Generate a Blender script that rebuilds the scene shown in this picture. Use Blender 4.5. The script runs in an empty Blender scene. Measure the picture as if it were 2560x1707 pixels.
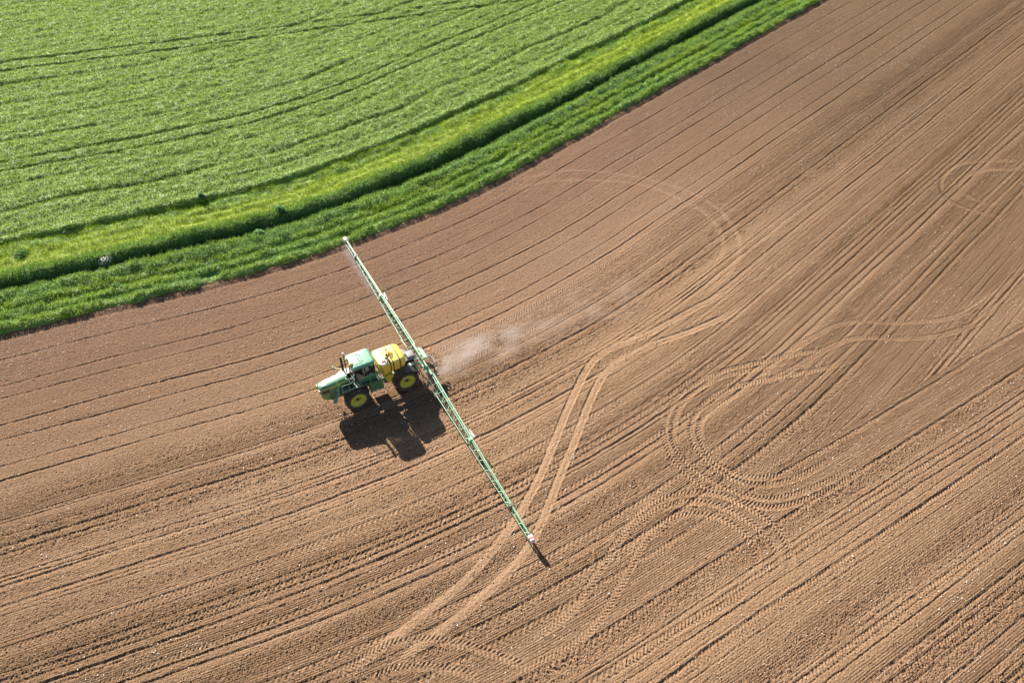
import bpy, bmesh, math
import numpy as np
from mathutils import Vector, Matrix

S = bpy.context.scene
COL = S.collection
# ------------------------------------------------------------------ camera, sky, sun, exposure
# World frame: the sprayer stands at the origin, drives towards +X; Z up; metres.
CAMF, PITCH, YAW, ROLL = 1953.91, 0.809927, -2.08255, 0.018538
CPOS = Vector((9.8647, 37.9308, 45.156))
fw = Vector((math.cos(PITCH)*math.cos(YAW), math.cos(PITCH)*math.sin(YAW), -math.sin(PITCH)))
rt = fw.cross(Vector((0, 0, 1))).normalized(); up = rt.cross(fw)
rt, up = rt*math.cos(ROLL)+up*math.sin(ROLL), up*math.cos(ROLL)-rt*math.sin(ROLL)
cd = bpy.data.cameras.new('camera'); cam = bpy.data.objects.new('camera', cd); COL.objects.link(cam)
cd.sensor_width = 36.0; cd.lens = 36.0*CAMF/2560.0; cd.clip_start = 0.5; cd.clip_end = 3000.0
cam.matrix_world = Matrix.Translation(CPOS) @ Matrix((rt, up, -fw)).transposed().to_4x4()
S.camera = cam

W = bpy.data.worlds.new('World'); S.world = W; W.use_nodes = True
nt = W.node_tree
sky = nt.nodes.new('ShaderNodeTexSky'); sky.sky_type = 'NISHITA'; sky.sun_disc = False
SUN_AZ, SUN_EL = 98.25, 30.5           # direction the shadows run to (deg from +X), sun height
sky.sun_elevation = math.radians(SUN_EL)
sky.sun_rotation = math.radians(90.0-(SUN_AZ+180.0)) % (2*math.pi)
sky.air_density = 1.0; sky.dust_density = 1.0; sky.ozone_density = 1.0
bg = nt.nodes['Background']; bg.inputs[1].default_value = 0.05
nt.links.new(sky.outputs[0], bg.inputs[0])
sl = bpy.data.lights.new('sun', 'SUN'); sl.energy = 5.0; sl.angle = math.radians(0.55); sl.color = (1.0, 0.93, 0.83)
so = bpy.data.objects.new('sun', sl); COL.objects.link(so)
sd = Vector((math.cos(math.radians(SUN_EL))*math.cos(math.radians(SUN_AZ)),
             math.cos(math.radians(SUN_EL))*math.sin(math.radians(SUN_AZ)), -math.sin(math.radians(SUN_EL))))
so.rotation_euler = sd.to_track_quat('-Z', 'Y').to_euler(); so.location = -sd*60
S.view_settings.view_transform = 'Standard'; S.view_settings.look = 'None'
S.view_settings.exposure = 1.2; S.view_settings.gamma = 1.0
S.render.engine = 'CYCLES'
S.cycles.volume_step_rate = 1.0; S.cycles.volume_max_steps = 96
S.cycles.max_bounces = 6; S.cycles.volume_bounces = 1; S.cycles.transparent_max_bounces = 12

# ------------------------------------------------------------------ helpers
def tag(o, label=None, cat=None, group=None, kind=None):
    for k, v in (('label', label), ('category', cat), ('group', group), ('kind', kind)):
        if v: o[k] = v
    return o

def mat(name, build):
    m = bpy.data.materials.new(name); m.use_nodes = True
    n = m.node_tree; n.nodes.clear()
    out = n.nodes.new('ShaderNodeOutputMaterial')
    build(n, out)
    return m

class N:
    """terse node builder"""
    def __init__(s, tree): s.t = tree
    def new(s, typ, ins=None, **kw):
        n = s.t.nodes.new(typ)
        for k, v in kw.items(): setattr(n, k, v)
        for k, v in (ins or {}).items():
            i = n.inputs[k]
            if hasattr(v, 'is_output') or hasattr(v, 'links'): s.t.links.new(v, i)
            else: i.default_value = v
        return n
    def math(s, op, a, b=0.0, c=None, clamp=False):
        ins = {0: a, 1: b}
        if c is not None: ins[2] = c
        return s.new('ShaderNodeMath', ins, operation=op, use_clamp=clamp).outputs[0]
    def mix(s, f, a, b):
        n = s.t.nodes.new('ShaderNodeMix'); n.data_type = 'RGBA'
        for i, v in ((0, f), (6, a), (7, b)):
            if hasattr(v, 'is_output') or hasattr(v, 'links'): s.t.links.new(v, n.inputs[i])
            else: n.inputs[i].default_value = v
        return n.outputs[2]
    def noise(s, vec, scale, detail=3.0, rough=0.55):
        ins = {'Scale': scale, 'Detail': detail, 'Roughness': rough}
        if vec is not None: ins['Vector'] = vec
        return s.new('ShaderNodeTexNoise', ins).outputs[0]
    def ramp(s, f, a, b):
        return s.new('ShaderNodeMapRange', {0: f, 1: a, 2: b}, clamp=True).outputs[0]

def rgba(c): return (c[0], c[1], c[2], 1.0)

def mesh_np(name, V, F, material=None, smooth=False, attrs=None, nper=4):
    V = np.asarray(V, np.float32).reshape(-1, 3); F = np.asarray(F, np.int32).reshape(-1, nper)
    me = bpy.data.meshes.new(name)
    me.vertices.add(len(V)); me.vertices.foreach_set('co', V.ravel())
    me.loops.add(F.size); me.loops.foreach_set('vertex_index', F.ravel())
    me.polygons.add(len(F))
    me.polygons.foreach_set('loop_start', np.arange(0, F.size, nper, dtype=np.int32))
    if smooth: me.polygons.foreach_set('use_smooth', np.ones(len(F), bool))
    for k, a in (attrs or {}).items():
        a = np.asarray(a, np.float32)
        at = me.attributes.new(k, 'FLOAT_VECTOR' if a.ndim == 2 else 'FLOAT', 'POINT')
        at.data.foreach_set('vector' if a.ndim == 2 else 'value', a.ravel())
    me.update(calc_edges=True)
    if material: me.materials.append(material)
    o = bpy.data.objects.new(name, me); COL.objects.link(o)
    return o

# ------------------------------------------------------------------ field geometry (numpy)
# The verge and the furrows run parallel to one curve: straight, an arc, straight.
CX, CY, RR, H1, H2, H3 = 0.19, -100.89, 83.9, 173.41, 196.0, 183.0
def curve_coords(x, y, h2):
    """distance (phi) outwards from the edge of the soil and length (s) along it"""
    n1, n2 = math.radians(H1-90), math.radians(h2-90)
    dx, dy = x-CX, y-CY
    an = np.arctan2(dy, dx); r = np.hypot(dx, dy)-RR
    l1 = dx*math.cos(n1)+dy*math.sin(n1)-RR; l2 = dx*math.cos(n2)+dy*math.sin(n2)-RR
    t1 = -dx*math.sin(n1)+dy*math.cos(n1); t2 = -dx*math.sin(n2)+dy*math.cos(n2)
    phi = np.where(an < n1, l1, np.where(an > n2, l2, r))
    s = np.where(an < n1, RR*n1+t1, np.where(an > n2, RR*n2+t2, RR*an))
    return phi, s

def vnoise(x, y, seed):
    rng = np.random.RandomState(seed); T = rng.rand(256, 256).astype(np.float32)
    xi = np.floor(x).astype(np.int32); yi = np.floor(y).astype(np.int32)
    fx = (x-xi).astype(np.float32); fy = (y-yi).astype(np.float32)
    fx = fx*fx*(3-2*fx); fy = fy*fy*(3-2*fy)
    a = T[xi & 255, yi & 255]; b = T[(xi+1) & 255, yi & 255]; c = T[xi & 255, (yi+1) & 255]; d = T[(xi+1) & 255, (yi+1) & 255]
    return (a*(1-fx)+b*fx)*(1-fy)+(c*(1-fx)+d*fx)*fy*1.0

def sst(a, b, x):
    t = np.clip((x-a)/(b-a), 0, 1); return t*t*(3-2*t)

VIEW = np.array([(19.27, -87.04), (-105.65, -23.9), (-24.1, 37.55), (26.7, 10.2)])
def in_view(x, y, grow):
    c = VIEW.mean(0); m = np.ones(np.shape(x), bool)
    for i in range(4):
        a, b = VIEW[i], VIEW[(i+1) % 4]; e = (b-a)/np.hypot(*(b-a)); nrm = np.array([-e[1], e[0]])
        if nrm@(c-a) < 0: nrm = -nrm
        m &= ((x-a[0])*nrm[0]+(y-a[1])*nrm[1]) > -grow
    return m

TRACKS = [
    ('smooth', 0.62, [[-31.76,3.75],[-26.74,4.16],[-20.95,4.83],[-17.67,4.72],[-15.69,5.25],[-13.98,6.38],[-11.3,8.55],[-8.95,10.64],[-6.54,12.67],[-3.76,14.63],[-1.74,15.71],[1.03,16.93],[3.85,17.64],[6.47,18.19],[8.84,18.77],[11.07,19.21]]),
    ('smooth', 0.62, [[-30.81,6.01],[-25.15,6.21],[-21.01,5.95],[-17.49,6.21],[-15.7,6.79],[-13.05,8.78],[-10.52,11.04],[-8.35,12.83],[-5.57,15.23],[-3.31,16.9],[-0.87,17.95],[2.24,18.81],[4.45,19.27],[7.1,19.71],[9.15,20.24]]),
    ('faint', 0.5, [[-20.05,-18.51],[-22.66,-18.81],[-25.64,-18.33],[-28.47,-17.5],[-31.95,-14.83],[-34.21,-12.38],[-36.1,-9.54],[-36.92,-6.51],[-36.66,-3.59],[-35.58,-0.9],[-34.08,0.74],[-32.06,2.0],[-29.79,2.72],[-26.13,3.54]]),
    ('faint', 0.5, [[-19.54,-17.56],[-23.83,-17.37],[-27.57,-16.05],[-32.07,-13.08],[-34.08,-10.38],[-34.89,-7.96],[-35.42,-5.94],[-35.14,-3.64],[-34.05,-1.35],[-32.33,0.16],[-30.36,1.1],[-27.45,1.8]]),
    ('lug', 0.5, [[-35.01,13.55],[-30.31,12.14],[-26.56,11.33],[-23.94,10.84],[-21.61,10.86],[-19.5,11.2],[-17.85,12.2],[-16.49,13.51],[-15.85,14.91],[-15.75,16.32],[-15.98,17.86],[-16.76,19.46],[-17.95,20.96],[-19.28,22.05],[-22.14,22.71],[-25.78,22.68],[-29.2,22.22]]),
    ('lug', 0.5, [[-29.91,12.58],[-26.18,11.77],[-23.58,11.28],[-21.41,11.37],[-19.67,11.77],[-18.1,12.8],[-16.93,13.97],[-16.4,15.2],[-16.46,16.49],[-16.73,17.86],[-17.49,19.26],[-18.35,20.5],[-19.74,21.53],[-21.98,22.05],[-24.98,22.26],[-28.09,22.06]]),
    ('lug', 0.5, [[-35.05,14.91],[-31.61,14.39],[-28.87,13.71],[-25.3,12.81],[-22.67,12.4],[-20.57,12.72],[-19.43,13.27],[-18.28,14.24],[-17.79,15.51],[-17.71,16.85],[-18.02,18.14],[-18.77,19.55],[-20.24,20.53],[-22.19,20.97],[-25.23,20.95],[-27.56,20.71]]),
    ('lug', 0.5, [[-24.93,13.23],[-22.84,13.21],[-20.88,13.35],[-19.47,13.98],[-18.67,14.89],[-18.24,16.18],[-18.21,17.42],[-18.84,18.78],[-19.8,19.69],[-21.57,20.34],[-23.35,20.57]]),
    ('lug', 0.55, [[1.2,22.16],[0.63,22.17],[-1.62,22.07],[-3.61,21.77],[-5.36,20.97],[-6.58,20.31],[-8.05,19.57],[-9.58,18.8],[-11.2,18.2],[-13.3,18.0],[-15.12,18.49],[-16.76,19.46],[-17.79,21.16],[-18.4,22.61],[-18.41,24.06],[-17.78,25.47],[-16.65,26.21],[-15.15,26.7]]),
    ('lug', 0.55, [[-9.14,19.45],[-10.39,18.87],[-12.07,18.48],[-13.7,18.69],[-15.22,19.31],[-16.37,20.4],[-16.99,21.66],[-17.46,22.83],[-17.47,24.09],[-17.06,25.25],[-16.23,25.98]]),
    ('lug', 0.55, [[2.32,23.22],[1.29,23.37],[-0.72,23.61],[-2.98,23.53],[-4.82,23.03],[-6.27,22.26],[-7.77,21.45],[-9.52,20.36],[-10.56,19.86],[-12.22,19.48],[-13.83,19.7],[-15.11,20.38],[-16.01,21.51],[-16.37,22.61],[-16.27,23.79],[-15.68,24.68],[-14.51,25.23],[-13.44,25.47]]),
    ('lug', 0.6, [[10.98,18.61],[8.86,18.62],[7.35,18.38],[6.3,18.53],[5.04,19.02],[3.8,19.81],[2.57,20.83],[1.44,22.03],[0.73,22.88],[0.07,23.8],[-0.52,24.8]]),
    ('lug', 0.6, [[9.32,19.83],[7.92,19.8],[6.9,19.96],[5.67,20.45],[4.46,21.21],[3.65,21.88],[2.98,22.8],[2.68,23.52]]),
    ('lug', 0.55, [[-24.4,11.69],[-27.2,11.99],[-29.47,11.78],[-31.89,11.49],[-34.88,11.25],[-36.05,11.33],[-37.73,11.82],[-39.47,12.94],[-41.77,14.09],[-43.85,14.91],[-45.96,15.21],[-48.85,14.91],[-51.96,14.52],[-54.31,14.26]]),
    ('lug', 0.55, [[-24.22,13.1],[-28.14,13.26],[-30.99,13.02],[-33.91,12.81],[-35.92,13.04],[-37.39,13.82],[-39.55,15.02],[-41.95,16.03],[-45.04,16.48],[-47.07,16.34],[-49.69,15.78],[-53.56,15.36]]),
    ('lug', 0.55, [[-71.49,3.03],[-68.16,1.3],[-65.62,0.19],[-63.73,-0.16],[-61.88,0.12],[-60.01,0.95],[-58.92,1.76],[-58.16,2.9],[-57.92,4.09],[-58.43,5.46],[-59.38,7.04],[-61.35,9.49]]),
    ('lug', 0.55, [[-70.17,4.02],[-65.78,1.94],[-63.92,1.58],[-62.09,1.84],[-60.75,2.33],[-60.08,3.14],[-60.05,3.89],[-60.59,5.49],[-61.97,7.31]]),
    ('lug', 0.5, [[-3.04,25.98],[-5.37,25.97],[-7.82,25.75],[-9.91,25.76],[-11.99,25.87],[-13.92,25.73],[-15.12,25.17]]),
]
# ------------------------------------------------------------------ the bare field
rs = np.random.RandomState(5)
# furrow lines: (phi, depth, half width, lug wheel mark beside it)
F1 = [(0.75,.03,.10,0),(1.7,.02,.08,0),(2.9,.05,.13,0),(4.1,.02,.07,0),(5.77,.045,.12,0),(7.23,.05,.13,0),(8.6,.02,.08,0),(9.45,.03,.08,0),(9.75,.055,.15,0),(11.3,.05,.13,0),
      (12.5,.02,.08,0),(13.64,.045,.12,0),(14.94,.06,.15,0),(16.9,.03,.1,0),(17.43,.04,.12,0),(19.15,.035,.10,0),(19.6,.05,.12,0),(20.35,.09,.20,0),(21.4,.03,.1,0),
      (22.3,.03,.1,0),(23.3,.075,.18,0),(24.6,.085,.2,0),(25.8,.035,.12,0),(26.6,.03,.1,0),(27.35,.05,.16,1),(28.4,.03,.1,0),(29.3,.055,.16,1),(30.3,.075,.18,0),
      (31.4,.03,.1,1),(32.5,.075,.18,0),(33.9,.035,.12,0),(34.9,.05,.14,1),(36.9,.075,.18,1),(38.3,.03,.1,0),(39.6,.05,.15,0),(41.8,.07,.18,1),(43.6,.05,.15,0)]
F2 = [(38.1,.05,.15,1),(39.2,.03,.10,0),(40.74,.07,.18,1),(41.9,.025,.1,0),(42.75,.05,.14,1),(44.78,.08,.20,1),(46.1,.03,.1,0),(47.2,.04,.12,0),
      (48.9,.06,.16,1),(50.4,.035,.12,0),(51.6,.05,.14,1),(53.2,.06,.16,0),(55.0,.06,.16,1),(57.5,.05,.14,0),(60,.06,.16,1),(63,.05,.14,0)]
SEAM = 37.7
_r = np.random.RandomState(77)
for _F, _a, _b in ((F1, 16.6, 45), (F2, 38.5, 66)):
    _f = _a
    while _f < _b:
        _f += _r.uniform(.32, .95)
        if min(abs(_f-q[0]) for q in _F) > .28: _F.append((_f, _r.uniform(.03, .085), _r.uniform(.07, .13), 0))
_f = .9
while _f < 15:
    _f += _r.uniform(.5, 1.5); F1.append((_f, _r.uniform(.008, .02), .08, 0))

def band_amp(phi, seed):
    """how strongly the drill rows (x) and the clods (y) show, by distance from the verge"""
    a = vnoise(phi*0.55, phi*0+3.3, seed); b = vnoise(phi*0.8, phi*0+9.1, seed+1)
    return a, b

def soil_height(x, y):
    p1, s1 = curve_coords(x, y, H2); p2, s2 = curve_coords(x, y, H3)
    wob = (vnoise(s1*.05, p1*.3, 11)-.5)*.22
    use2 = p2+wob > SEAM
    phi = np.where(use2, p2, p1); s = np.where(use2, s2, s1)
    h = (vnoise(x*.16, y*.16, 21)-.5)*.10+(vnoise(s*.35, phi*1.4, 22)-.5)*.03
    a, b = band_amp(phi, 31)
    far = sst(15.5, 17.5, phi)                        # the headland strip by the verge is rolled smooth
    amp = (0.12+0.10*a)*(1-far)+(0.30+0.95*sst(.25, .75, a))*far
    rough = (0.25)*(1-far)+(0.35+1.0*sst(.35, .8, b))*far
    for i, (F, m) in enumerate(((F1, ~use2), (F2, use2))):
        for (f, d, w, lug) in F:
            w = w*(.46 if f < 15.5 else .52); d = d*(.95 if f < 15.5 else .62)
            k = np.abs(phi-f) < 1.2
            k &= m
            if not k.any(): continue
            ph = phi[k]; ss = s[k]
            j = (vnoise(ss*.12, ph*0+f*7.3, 41)-.5)*.20+(vnoise(ss*1.6, ph*0+f*3.1, 42)-.5)*.06+(vnoise(ss*5, ph*0+f*3.1, 44)-.5)*.03
            t = ph-f-j
            dep = d*(.45+.75*vnoise(ss*.22, ph*0+f, 43)+.55*(vnoise(ss*3.1, ph*0+f, 45)-.35))
            # steep wall on the sunny (verge) side, long slope on the other, small lip before the wall
            prof = np.where(t < 0, -np.exp(-(t/(.42*w))**2), -np.exp(-(t/(1.5*w))**2))*dep + .45*dep*np.exp(-((t+1.3*w)/(.8*w))**2)
            hh = prof
            am = amp[k]
            fl = np.exp(-((t-.25)/.22)**4) if (lug or d > .038) else np.exp(-(t/.12)**4)
            am = am*(1-.8*fl)
            if lug:
                v = t-.30; u = ss
                wm = sst(.30, .22, np.abs(v))
                g = np.sin(2*np.pi*(u-.55*np.abs(v))/.27)
                hh = hh + wm*(-.014+.026*np.clip(g*1.6, -1, 1))
            h[k] += hh; amp[k] = am
    h += ((.35+rough*.8)*.048)*(rs.rand(*h.shape).astype(np.float32)-.5)*1.6
    h += rough*.055*(vnoise(x*4.3, y*4.3, 51)-.5)*sst(.35, .8, vnoise(s*.9, phi*2.2, 52))
    return phi, s, amp, rough, h

def smooth_path(P, step=.12):
    P = np.array(P, float); Q = [P[0]*2-P[1], *P, P[-1]*2-P[-2]]; out = []
    for i in range(1, len(Q)-2):
        a, b, c, d = Q[i-1], Q[i], Q[i+1], Q[i+2]; n = max(2, int(np.hypot(*(c-b))/step))
        t = np.linspace(0, 1, n, endpoint=False)[:, None]
        out.append(.5*((2*b)+(c-a)*t+(2*a-5*b+4*c-d)*t*t+(3*b-a-3*c+d)*t**3))
    R = np.vstack(out)
    k = np.ones(9)/9; pad = np.vstack([np.repeat(R[:1], 4, 0), R, np.repeat(R[-1:], 4, 0)])
    for _ in range(3):
        R = np.stack([np.convolve(pad[:, j], k, 'valid') for j in (0, 1)], 1); pad = np.vstack([np.repeat(R[:1], 4, 0), R, np.repeat(R[-1:], 4, 0)])
    return R

RES = .045
x0, y0 = -109.0, -42.0
nx, ny = int(141/RES), int(86/RES)
gx = (x0+np.arange(nx)*RES).astype(np.float32); gy = (y0+np.arange(ny)*RES).astype(np.float32)
# only blocks of the grid that can be seen (with a margin for another viewpoint)
BL = 111
idx = -np.ones((nx, ny), np.int32); Z = np.zeros((nx, ny), np.float32)
PH = np.zeros((nx, ny), np.float32); SS = np.zeros((nx, ny), np.float32); AM = np.zeros((nx, ny), np.float32)
use = np.zeros((nx, ny), bool)
for bi in range(0, nx, BL):
    for bj in range(0, ny, BL):
        X, Y = np.meshgrid(gx[bi:bi+BL], gy[bj:bj+BL], indexing='ij')
        if not in_view(X[::20, ::20], Y[::20, ::20], 3.0).any(): continue
        p, _ = curve_coords(X, Y, H2)
        if p.max() < -1.0: continue
        phi, s, am, ro, h = soil_height(X, Y)
        sl_ = (slice(bi, bi+BL), slice(bj, bj+BL))
        Z[sl_] = h; PH[sl_] = phi; SS[sl_] = s; AM[sl_] = am; use[sl_] = (p > -.9) & in_view(X, Y, 3.0)
TR = np.zeros((nx, ny), np.float32)      # trodden
OWN = [('lug', .52, [(r*math.cos(a)+CX, r*math.sin(a)+CY) for a in np.linspace(math.radians(91.2), math.radians(106.0), 14)]+
        [(q[0], q[1]) for q in [( (r)*math.cos(math.radians(106))+CX-12*d, (r)*math.sin(math.radians(106))+CY-3.44*d) for d in (1, 2, 3)]])
       for r in (RR+15.9, RR+18.05)]
for kind, w, P in TRACKS+OWN:
    R = smooth_path(P); L = np.concatenate([[0], np.cumsum(np.hypot(*np.diff(R, axis=0).T))])
    Tn = np.gradient(R, axis=0); Tn /= np.hypot(*Tn.T)[:, None]
    Dm = {}
    lo = np.full((nx, ny), 9.0, np.float32) if False else None
    seg = 40
    fade0 = min(4.0, L[-1]*.15)
    own = {}
    cells = []
    for k in range(0, len(R), seg):
        Rk = R[k:k+seg+1]
        if len(Rk) < 2: continue
        i0 = max(int((Rk[:, 0].min()-w-x0)/RES), 0); i1 = min(int((Rk[:, 0].max()+w-x0)/RES)+1, nx)
        j0 = max(int((Rk[:, 1].min()-w-y0)/RES), 0); j1 = min(int((Rk[:, 1].max()+w-y0)/RES)+1, ny)
        if i1 <= i0 or j1 <= j0: continue
        X, Y = np.meshgrid(gx[i0:i1], gy[j0:j1], indexing='ij')
        best = np.full(X.shape, 1e9, np.float32); bu = np.zeros_like(best); bv_ = np.zeros_like(best)
        for q in range(len(Rk)-1):
            dx, dy = X-Rk[q, 0], Y-Rk[q, 1]; tx, ty = Tn[k+q]
            al = dx*tx+dy*ty; d2 = dx*dx+dy*dy
            b = d2 < best; best[b] = d2[b]; bu[b] = (L[k+q]+al)[b]; bv_[b] = (-dx*ty+dy*tx)[b]
        ii, jj = np.nonzero((np.abs(bv_) < w*.95) & (bu >= L[k]) & (bu < L[min(k+seg, len(L)-1)]))
        cells.append((ii+i0, jj+j0, bu[ii, jj], bv_[ii, jj]))
    if not cells: continue
    I = np.concatenate([c[0] for c in cells]); J = np.concatenate([c[1] for c in cells])
    U = np.concatenate([c[2] for c in cells]); V = np.concatenate([c[3] for c in cells])
    _, first = np.unique(I.astype(np.int64)*ny+J, return_index=True); I, J, U, V = I[first], J[first], U[first], V[first]
    hw = w/2; av = np.abs(V); inside = sst(hw*1.1, hw*.8, av)
    lip = np.exp(-((av-hw*1.15)/(.07))**2)
    ends = sst(0, fade0, U)*sst(0, fade0, L[-1]-U)
    if kind == 'faint':
        inside = inside*ends*.75; dz = -.012+.012*np.cos(V/hw*np.pi*2); lz = .008
        Z[I, J] = Z[I, J]*(1-.35*inside)+inside*dz+lip*lz*ends
        AM[I, J] *= 1-.5*inside; TR[I, J] = np.maximum(TR[I, J], .8*inside)
    elif kind == 'smooth':
        inside = inside*ends
        dz = -.018+.008*np.cos(V/hw*np.pi*1.2)
        Z[I, J] = Z[I, J]*(1-.85*inside)+inside*dz+lip*.014*ends
        AM[I, J] *= 1-.97*inside; TR[I, J] = np.maximum(TR[I, J], inside)
    else:
        inside = inside*ends
        g = np.sin(2*np.pi*(U-.60*av)/.26+np.where(V > 0, 0, np.pi))
        dz = -.012+(.024+.018*vnoise(U*.35, U*0+w, 77))*np.clip(g*1.8, -1, 1)*sst(0, .06, av+.02)
        Z[I, J] = Z[I, J]*(1-.5*inside)+inside*dz+lip*.018*ends
        AM[I, J] *= 1-.9*inside; TR[I, J] = np.maximum(TR[I, J], .18*inside)
# crumbly lip where the cultivation stops at the verge
P_e, S_e = PH, SS
edge = np.exp(-((PH-.12)/.22)**2)*use
Z += (edge*(.02+.10*vnoise(SS*1.1, PH*2.5, 61)*vnoise(SS*5, PH*5, 62))).astype(np.float32)
Z -= (np.exp(-((PH-.62)/.18)**2)*.07*use).astype(np.float32)

def Zat(x, y):
    i = np.clip(((np.asarray(x)-x0)/RES).astype(int), 0, nx-1); j = np.clip(((np.asarray(y)-y0)/RES).astype(int), 0, ny-1)
    return Z[i, j]

def b_soil(n, out):
    k = N(n)
    at = k.new('ShaderNodeAttribute', attribute_name='rowco')
    xyz = k.new('ShaderNodeSeparateXYZ', {0: at.outputs['Vector']})
    s, phi, amp = xyz.outputs[0], xyz.outputs[1], xyz.outputs[2]
    tr = k.new('ShaderNodeAttribute', attribute_name='trodden').outputs['Fac']
    geo = k.new('ShaderNodeNewGeometry').outputs['Position']
    st = k.new('ShaderNodeCombineXYZ', {0: k.math('MULTIPLY', s, .16), 1: phi}).outputs[0]
    st2 = k.new('ShaderNodeCombineXYZ', {0: k.math('MULTIPLY', s, .45), 1: phi}).outputs[0]
    big = k.noise(geo, .045, 3)
    streak = k.noise(st, 1.3, 4, .6)
    fine = k.noise(geo, 5.5, 5, .68)
    gran = k.noise(geo, 22.0, 2, .6)
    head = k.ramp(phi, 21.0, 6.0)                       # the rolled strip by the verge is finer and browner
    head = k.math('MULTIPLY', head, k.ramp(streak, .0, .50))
    dry = k.mix(k.ramp(streak, .3, .72), rgba((.325, .192, .108)), rgba((.440, .280, .170)))
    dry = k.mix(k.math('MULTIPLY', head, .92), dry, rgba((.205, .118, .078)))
    # browner far corner of the headland, with vignette darkening painted into its colour
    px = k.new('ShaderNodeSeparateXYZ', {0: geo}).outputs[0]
    corner_vign = k.math('MULTIPLY', k.ramp(k.math('ADD', px, k.math('MULTIPLY', big, 20)), -20.0, -62.0), k.ramp(phi, 34.0, 16.0))
    c = k.mix(k.math('MULTIPLY', corner_vign, .9), dry, rgba((.120, .078, .046)))
    # painted vignette: soil colour darkens away from mid-field, broken up by noise
    edge_vign = k.ramp(k.math('ADD', k.math('ADD', k.math('MULTIPLY', k.math('ABSOLUTE', k.math('ADD', px, 12.0)), .017), k.math('MULTIPLY', k.math('SUBTRACT', phi, 26.0), .012)), k.math('MULTIPLY', big, .55)), .45, 1.25)
    c = k.mix(k.math('MULTIPLY', edge_vign, .62), c, rgba((.19, .115, .062)))
    c = k.mix(k.ramp(big, .35, .7), c, k.mix(.22, c, rgba((.24, .15, .08))))
    c = k.mix(k.math('MULTIPLY', k.ramp(fine, .50, .30), .70), c, rgba((.150, .088, .048)))
    c = k.mix(k.math('MULTIPLY', k.ramp(gran, .58, .74), .60), c, rgba((.52, .39, .28)))
    c = k.mix(k.math('MULTIPLY', tr, .16), c, rgba((.46, .30, .185)))
    # beyond the verge: green
    gr = k.mix(k.ramp(fine, .3, .7), rgba((.035, .075, .018)), rgba((.07, .13, .03)))
    c = k.mix(k.ramp(phi, -.5, -.9), c, gr)
    row0 = k.math('SINE', k.math('MULTIPLY', k.math('ADD', phi, k.math('MULTIPLY', k.noise(st2, 1.6, 2), .09)), 2*math.pi/.145))
    row = k.math('MULTIPLY_ADD', k.math('POWER', k.math('MULTIPLY_ADD', row0, .5, .5), 2.6), -1.6, .45)
    mod = k.math('MULTIPLY_ADD', k.ramp(k.noise(st2, 1.1, 4, .7), .30, .62), .9, .18)
    h = k.math('MULTIPLY', k.math('MULTIPLY', row, .070), k.math('MULTIPLY', amp, mod))
    st3 = k.new('ShaderNodeCombineXYZ', {0: k.math('MULTIPLY', s, .55), 1: phi}).outputs[0]
    cl = k.math('MULTIPLY', k.math('SUBTRACT', k.noise(st3, 8.0, 5, .78), .5), k.math('MULTIPLY_ADD', tr, -.24, .32))
    h = k.math('ADD', h, k.math('MULTIPLY', cl, k.math('MULTIPLY_ADD', amp, .75, .33)))
    h = k.math('ADD', h, k.math('MULTIPLY', fine, .11))
    lines = k.noise(st, 3.2, 4, .72)
    h = k.math('ADD', h, k.math('MULTIPLY', k.math('SUBTRACT', lines, .5), k.math('MULTIPLY', amp, .26)))
    bump = k.new('ShaderNodeBump', {'Strength': 1.0, 'Distance': 1.0, 'Height': h}).outputs[0]
    b = k.new('ShaderNodeBsdfPrincipled', {'Base Color': c, 'Roughness': .92, 'Normal': bump, 'Specular IOR Level': .12})
    n.links.new(b.outputs[0], out.inputs[0])
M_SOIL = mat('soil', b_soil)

ii, jj = np.nonzero(use)
idx[ii, jj] = np.arange(len(ii))
q = use[:-1, :-1] & use[1:, :-1] & use[1:, 1:] & use[:-1, 1:]
a_, b_ = np.nonzero(q)
Fq = np.stack([idx[a_, b_], idx[a_+1, b_], idx[a_+1, b_+1], idx[a_, b_+1]], 1)
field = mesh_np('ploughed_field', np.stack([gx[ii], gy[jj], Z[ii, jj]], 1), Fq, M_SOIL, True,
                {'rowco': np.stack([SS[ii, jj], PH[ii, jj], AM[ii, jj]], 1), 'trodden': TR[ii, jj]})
tag(field, 'bare brown drilled field with furrows and tyre tracks', 'field', kind='structure')
del Fq, a_, b_, q

# one large sheet under everything, out to the horizon
gxx = np.concatenate([np.linspace(-900, -130, 40), np.arange(-126, 60, 2.0), np.linspace(64, 900, 40)])
gyy = np.concatenate([np.linspace(-900, -130, 40), np.arange(-126, 80, 2.0), np.linspace(84, 900, 40)])
X, Y = np.meshgrid(gxx, gyy, indexing='ij'); p, s = curve_coords(X, Y, H2)
n0, n1_ = X.shape; I = np.arange(n0*n1_).reshape(n0, n1_)
Fg = np.stack([I[:-1, :-1], I[1:, :-1], I[1:, 1:], I[:-1, 1:]], -1).reshape(-1, 4)
zb = np.where(p < -1.0, -.75, -.16)
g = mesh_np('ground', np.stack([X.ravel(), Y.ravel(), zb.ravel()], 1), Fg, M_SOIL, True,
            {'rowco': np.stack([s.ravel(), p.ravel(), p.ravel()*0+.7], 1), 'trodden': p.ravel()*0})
tag(g, 'farmland around the two fields', 'ground', kind='structure')

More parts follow.
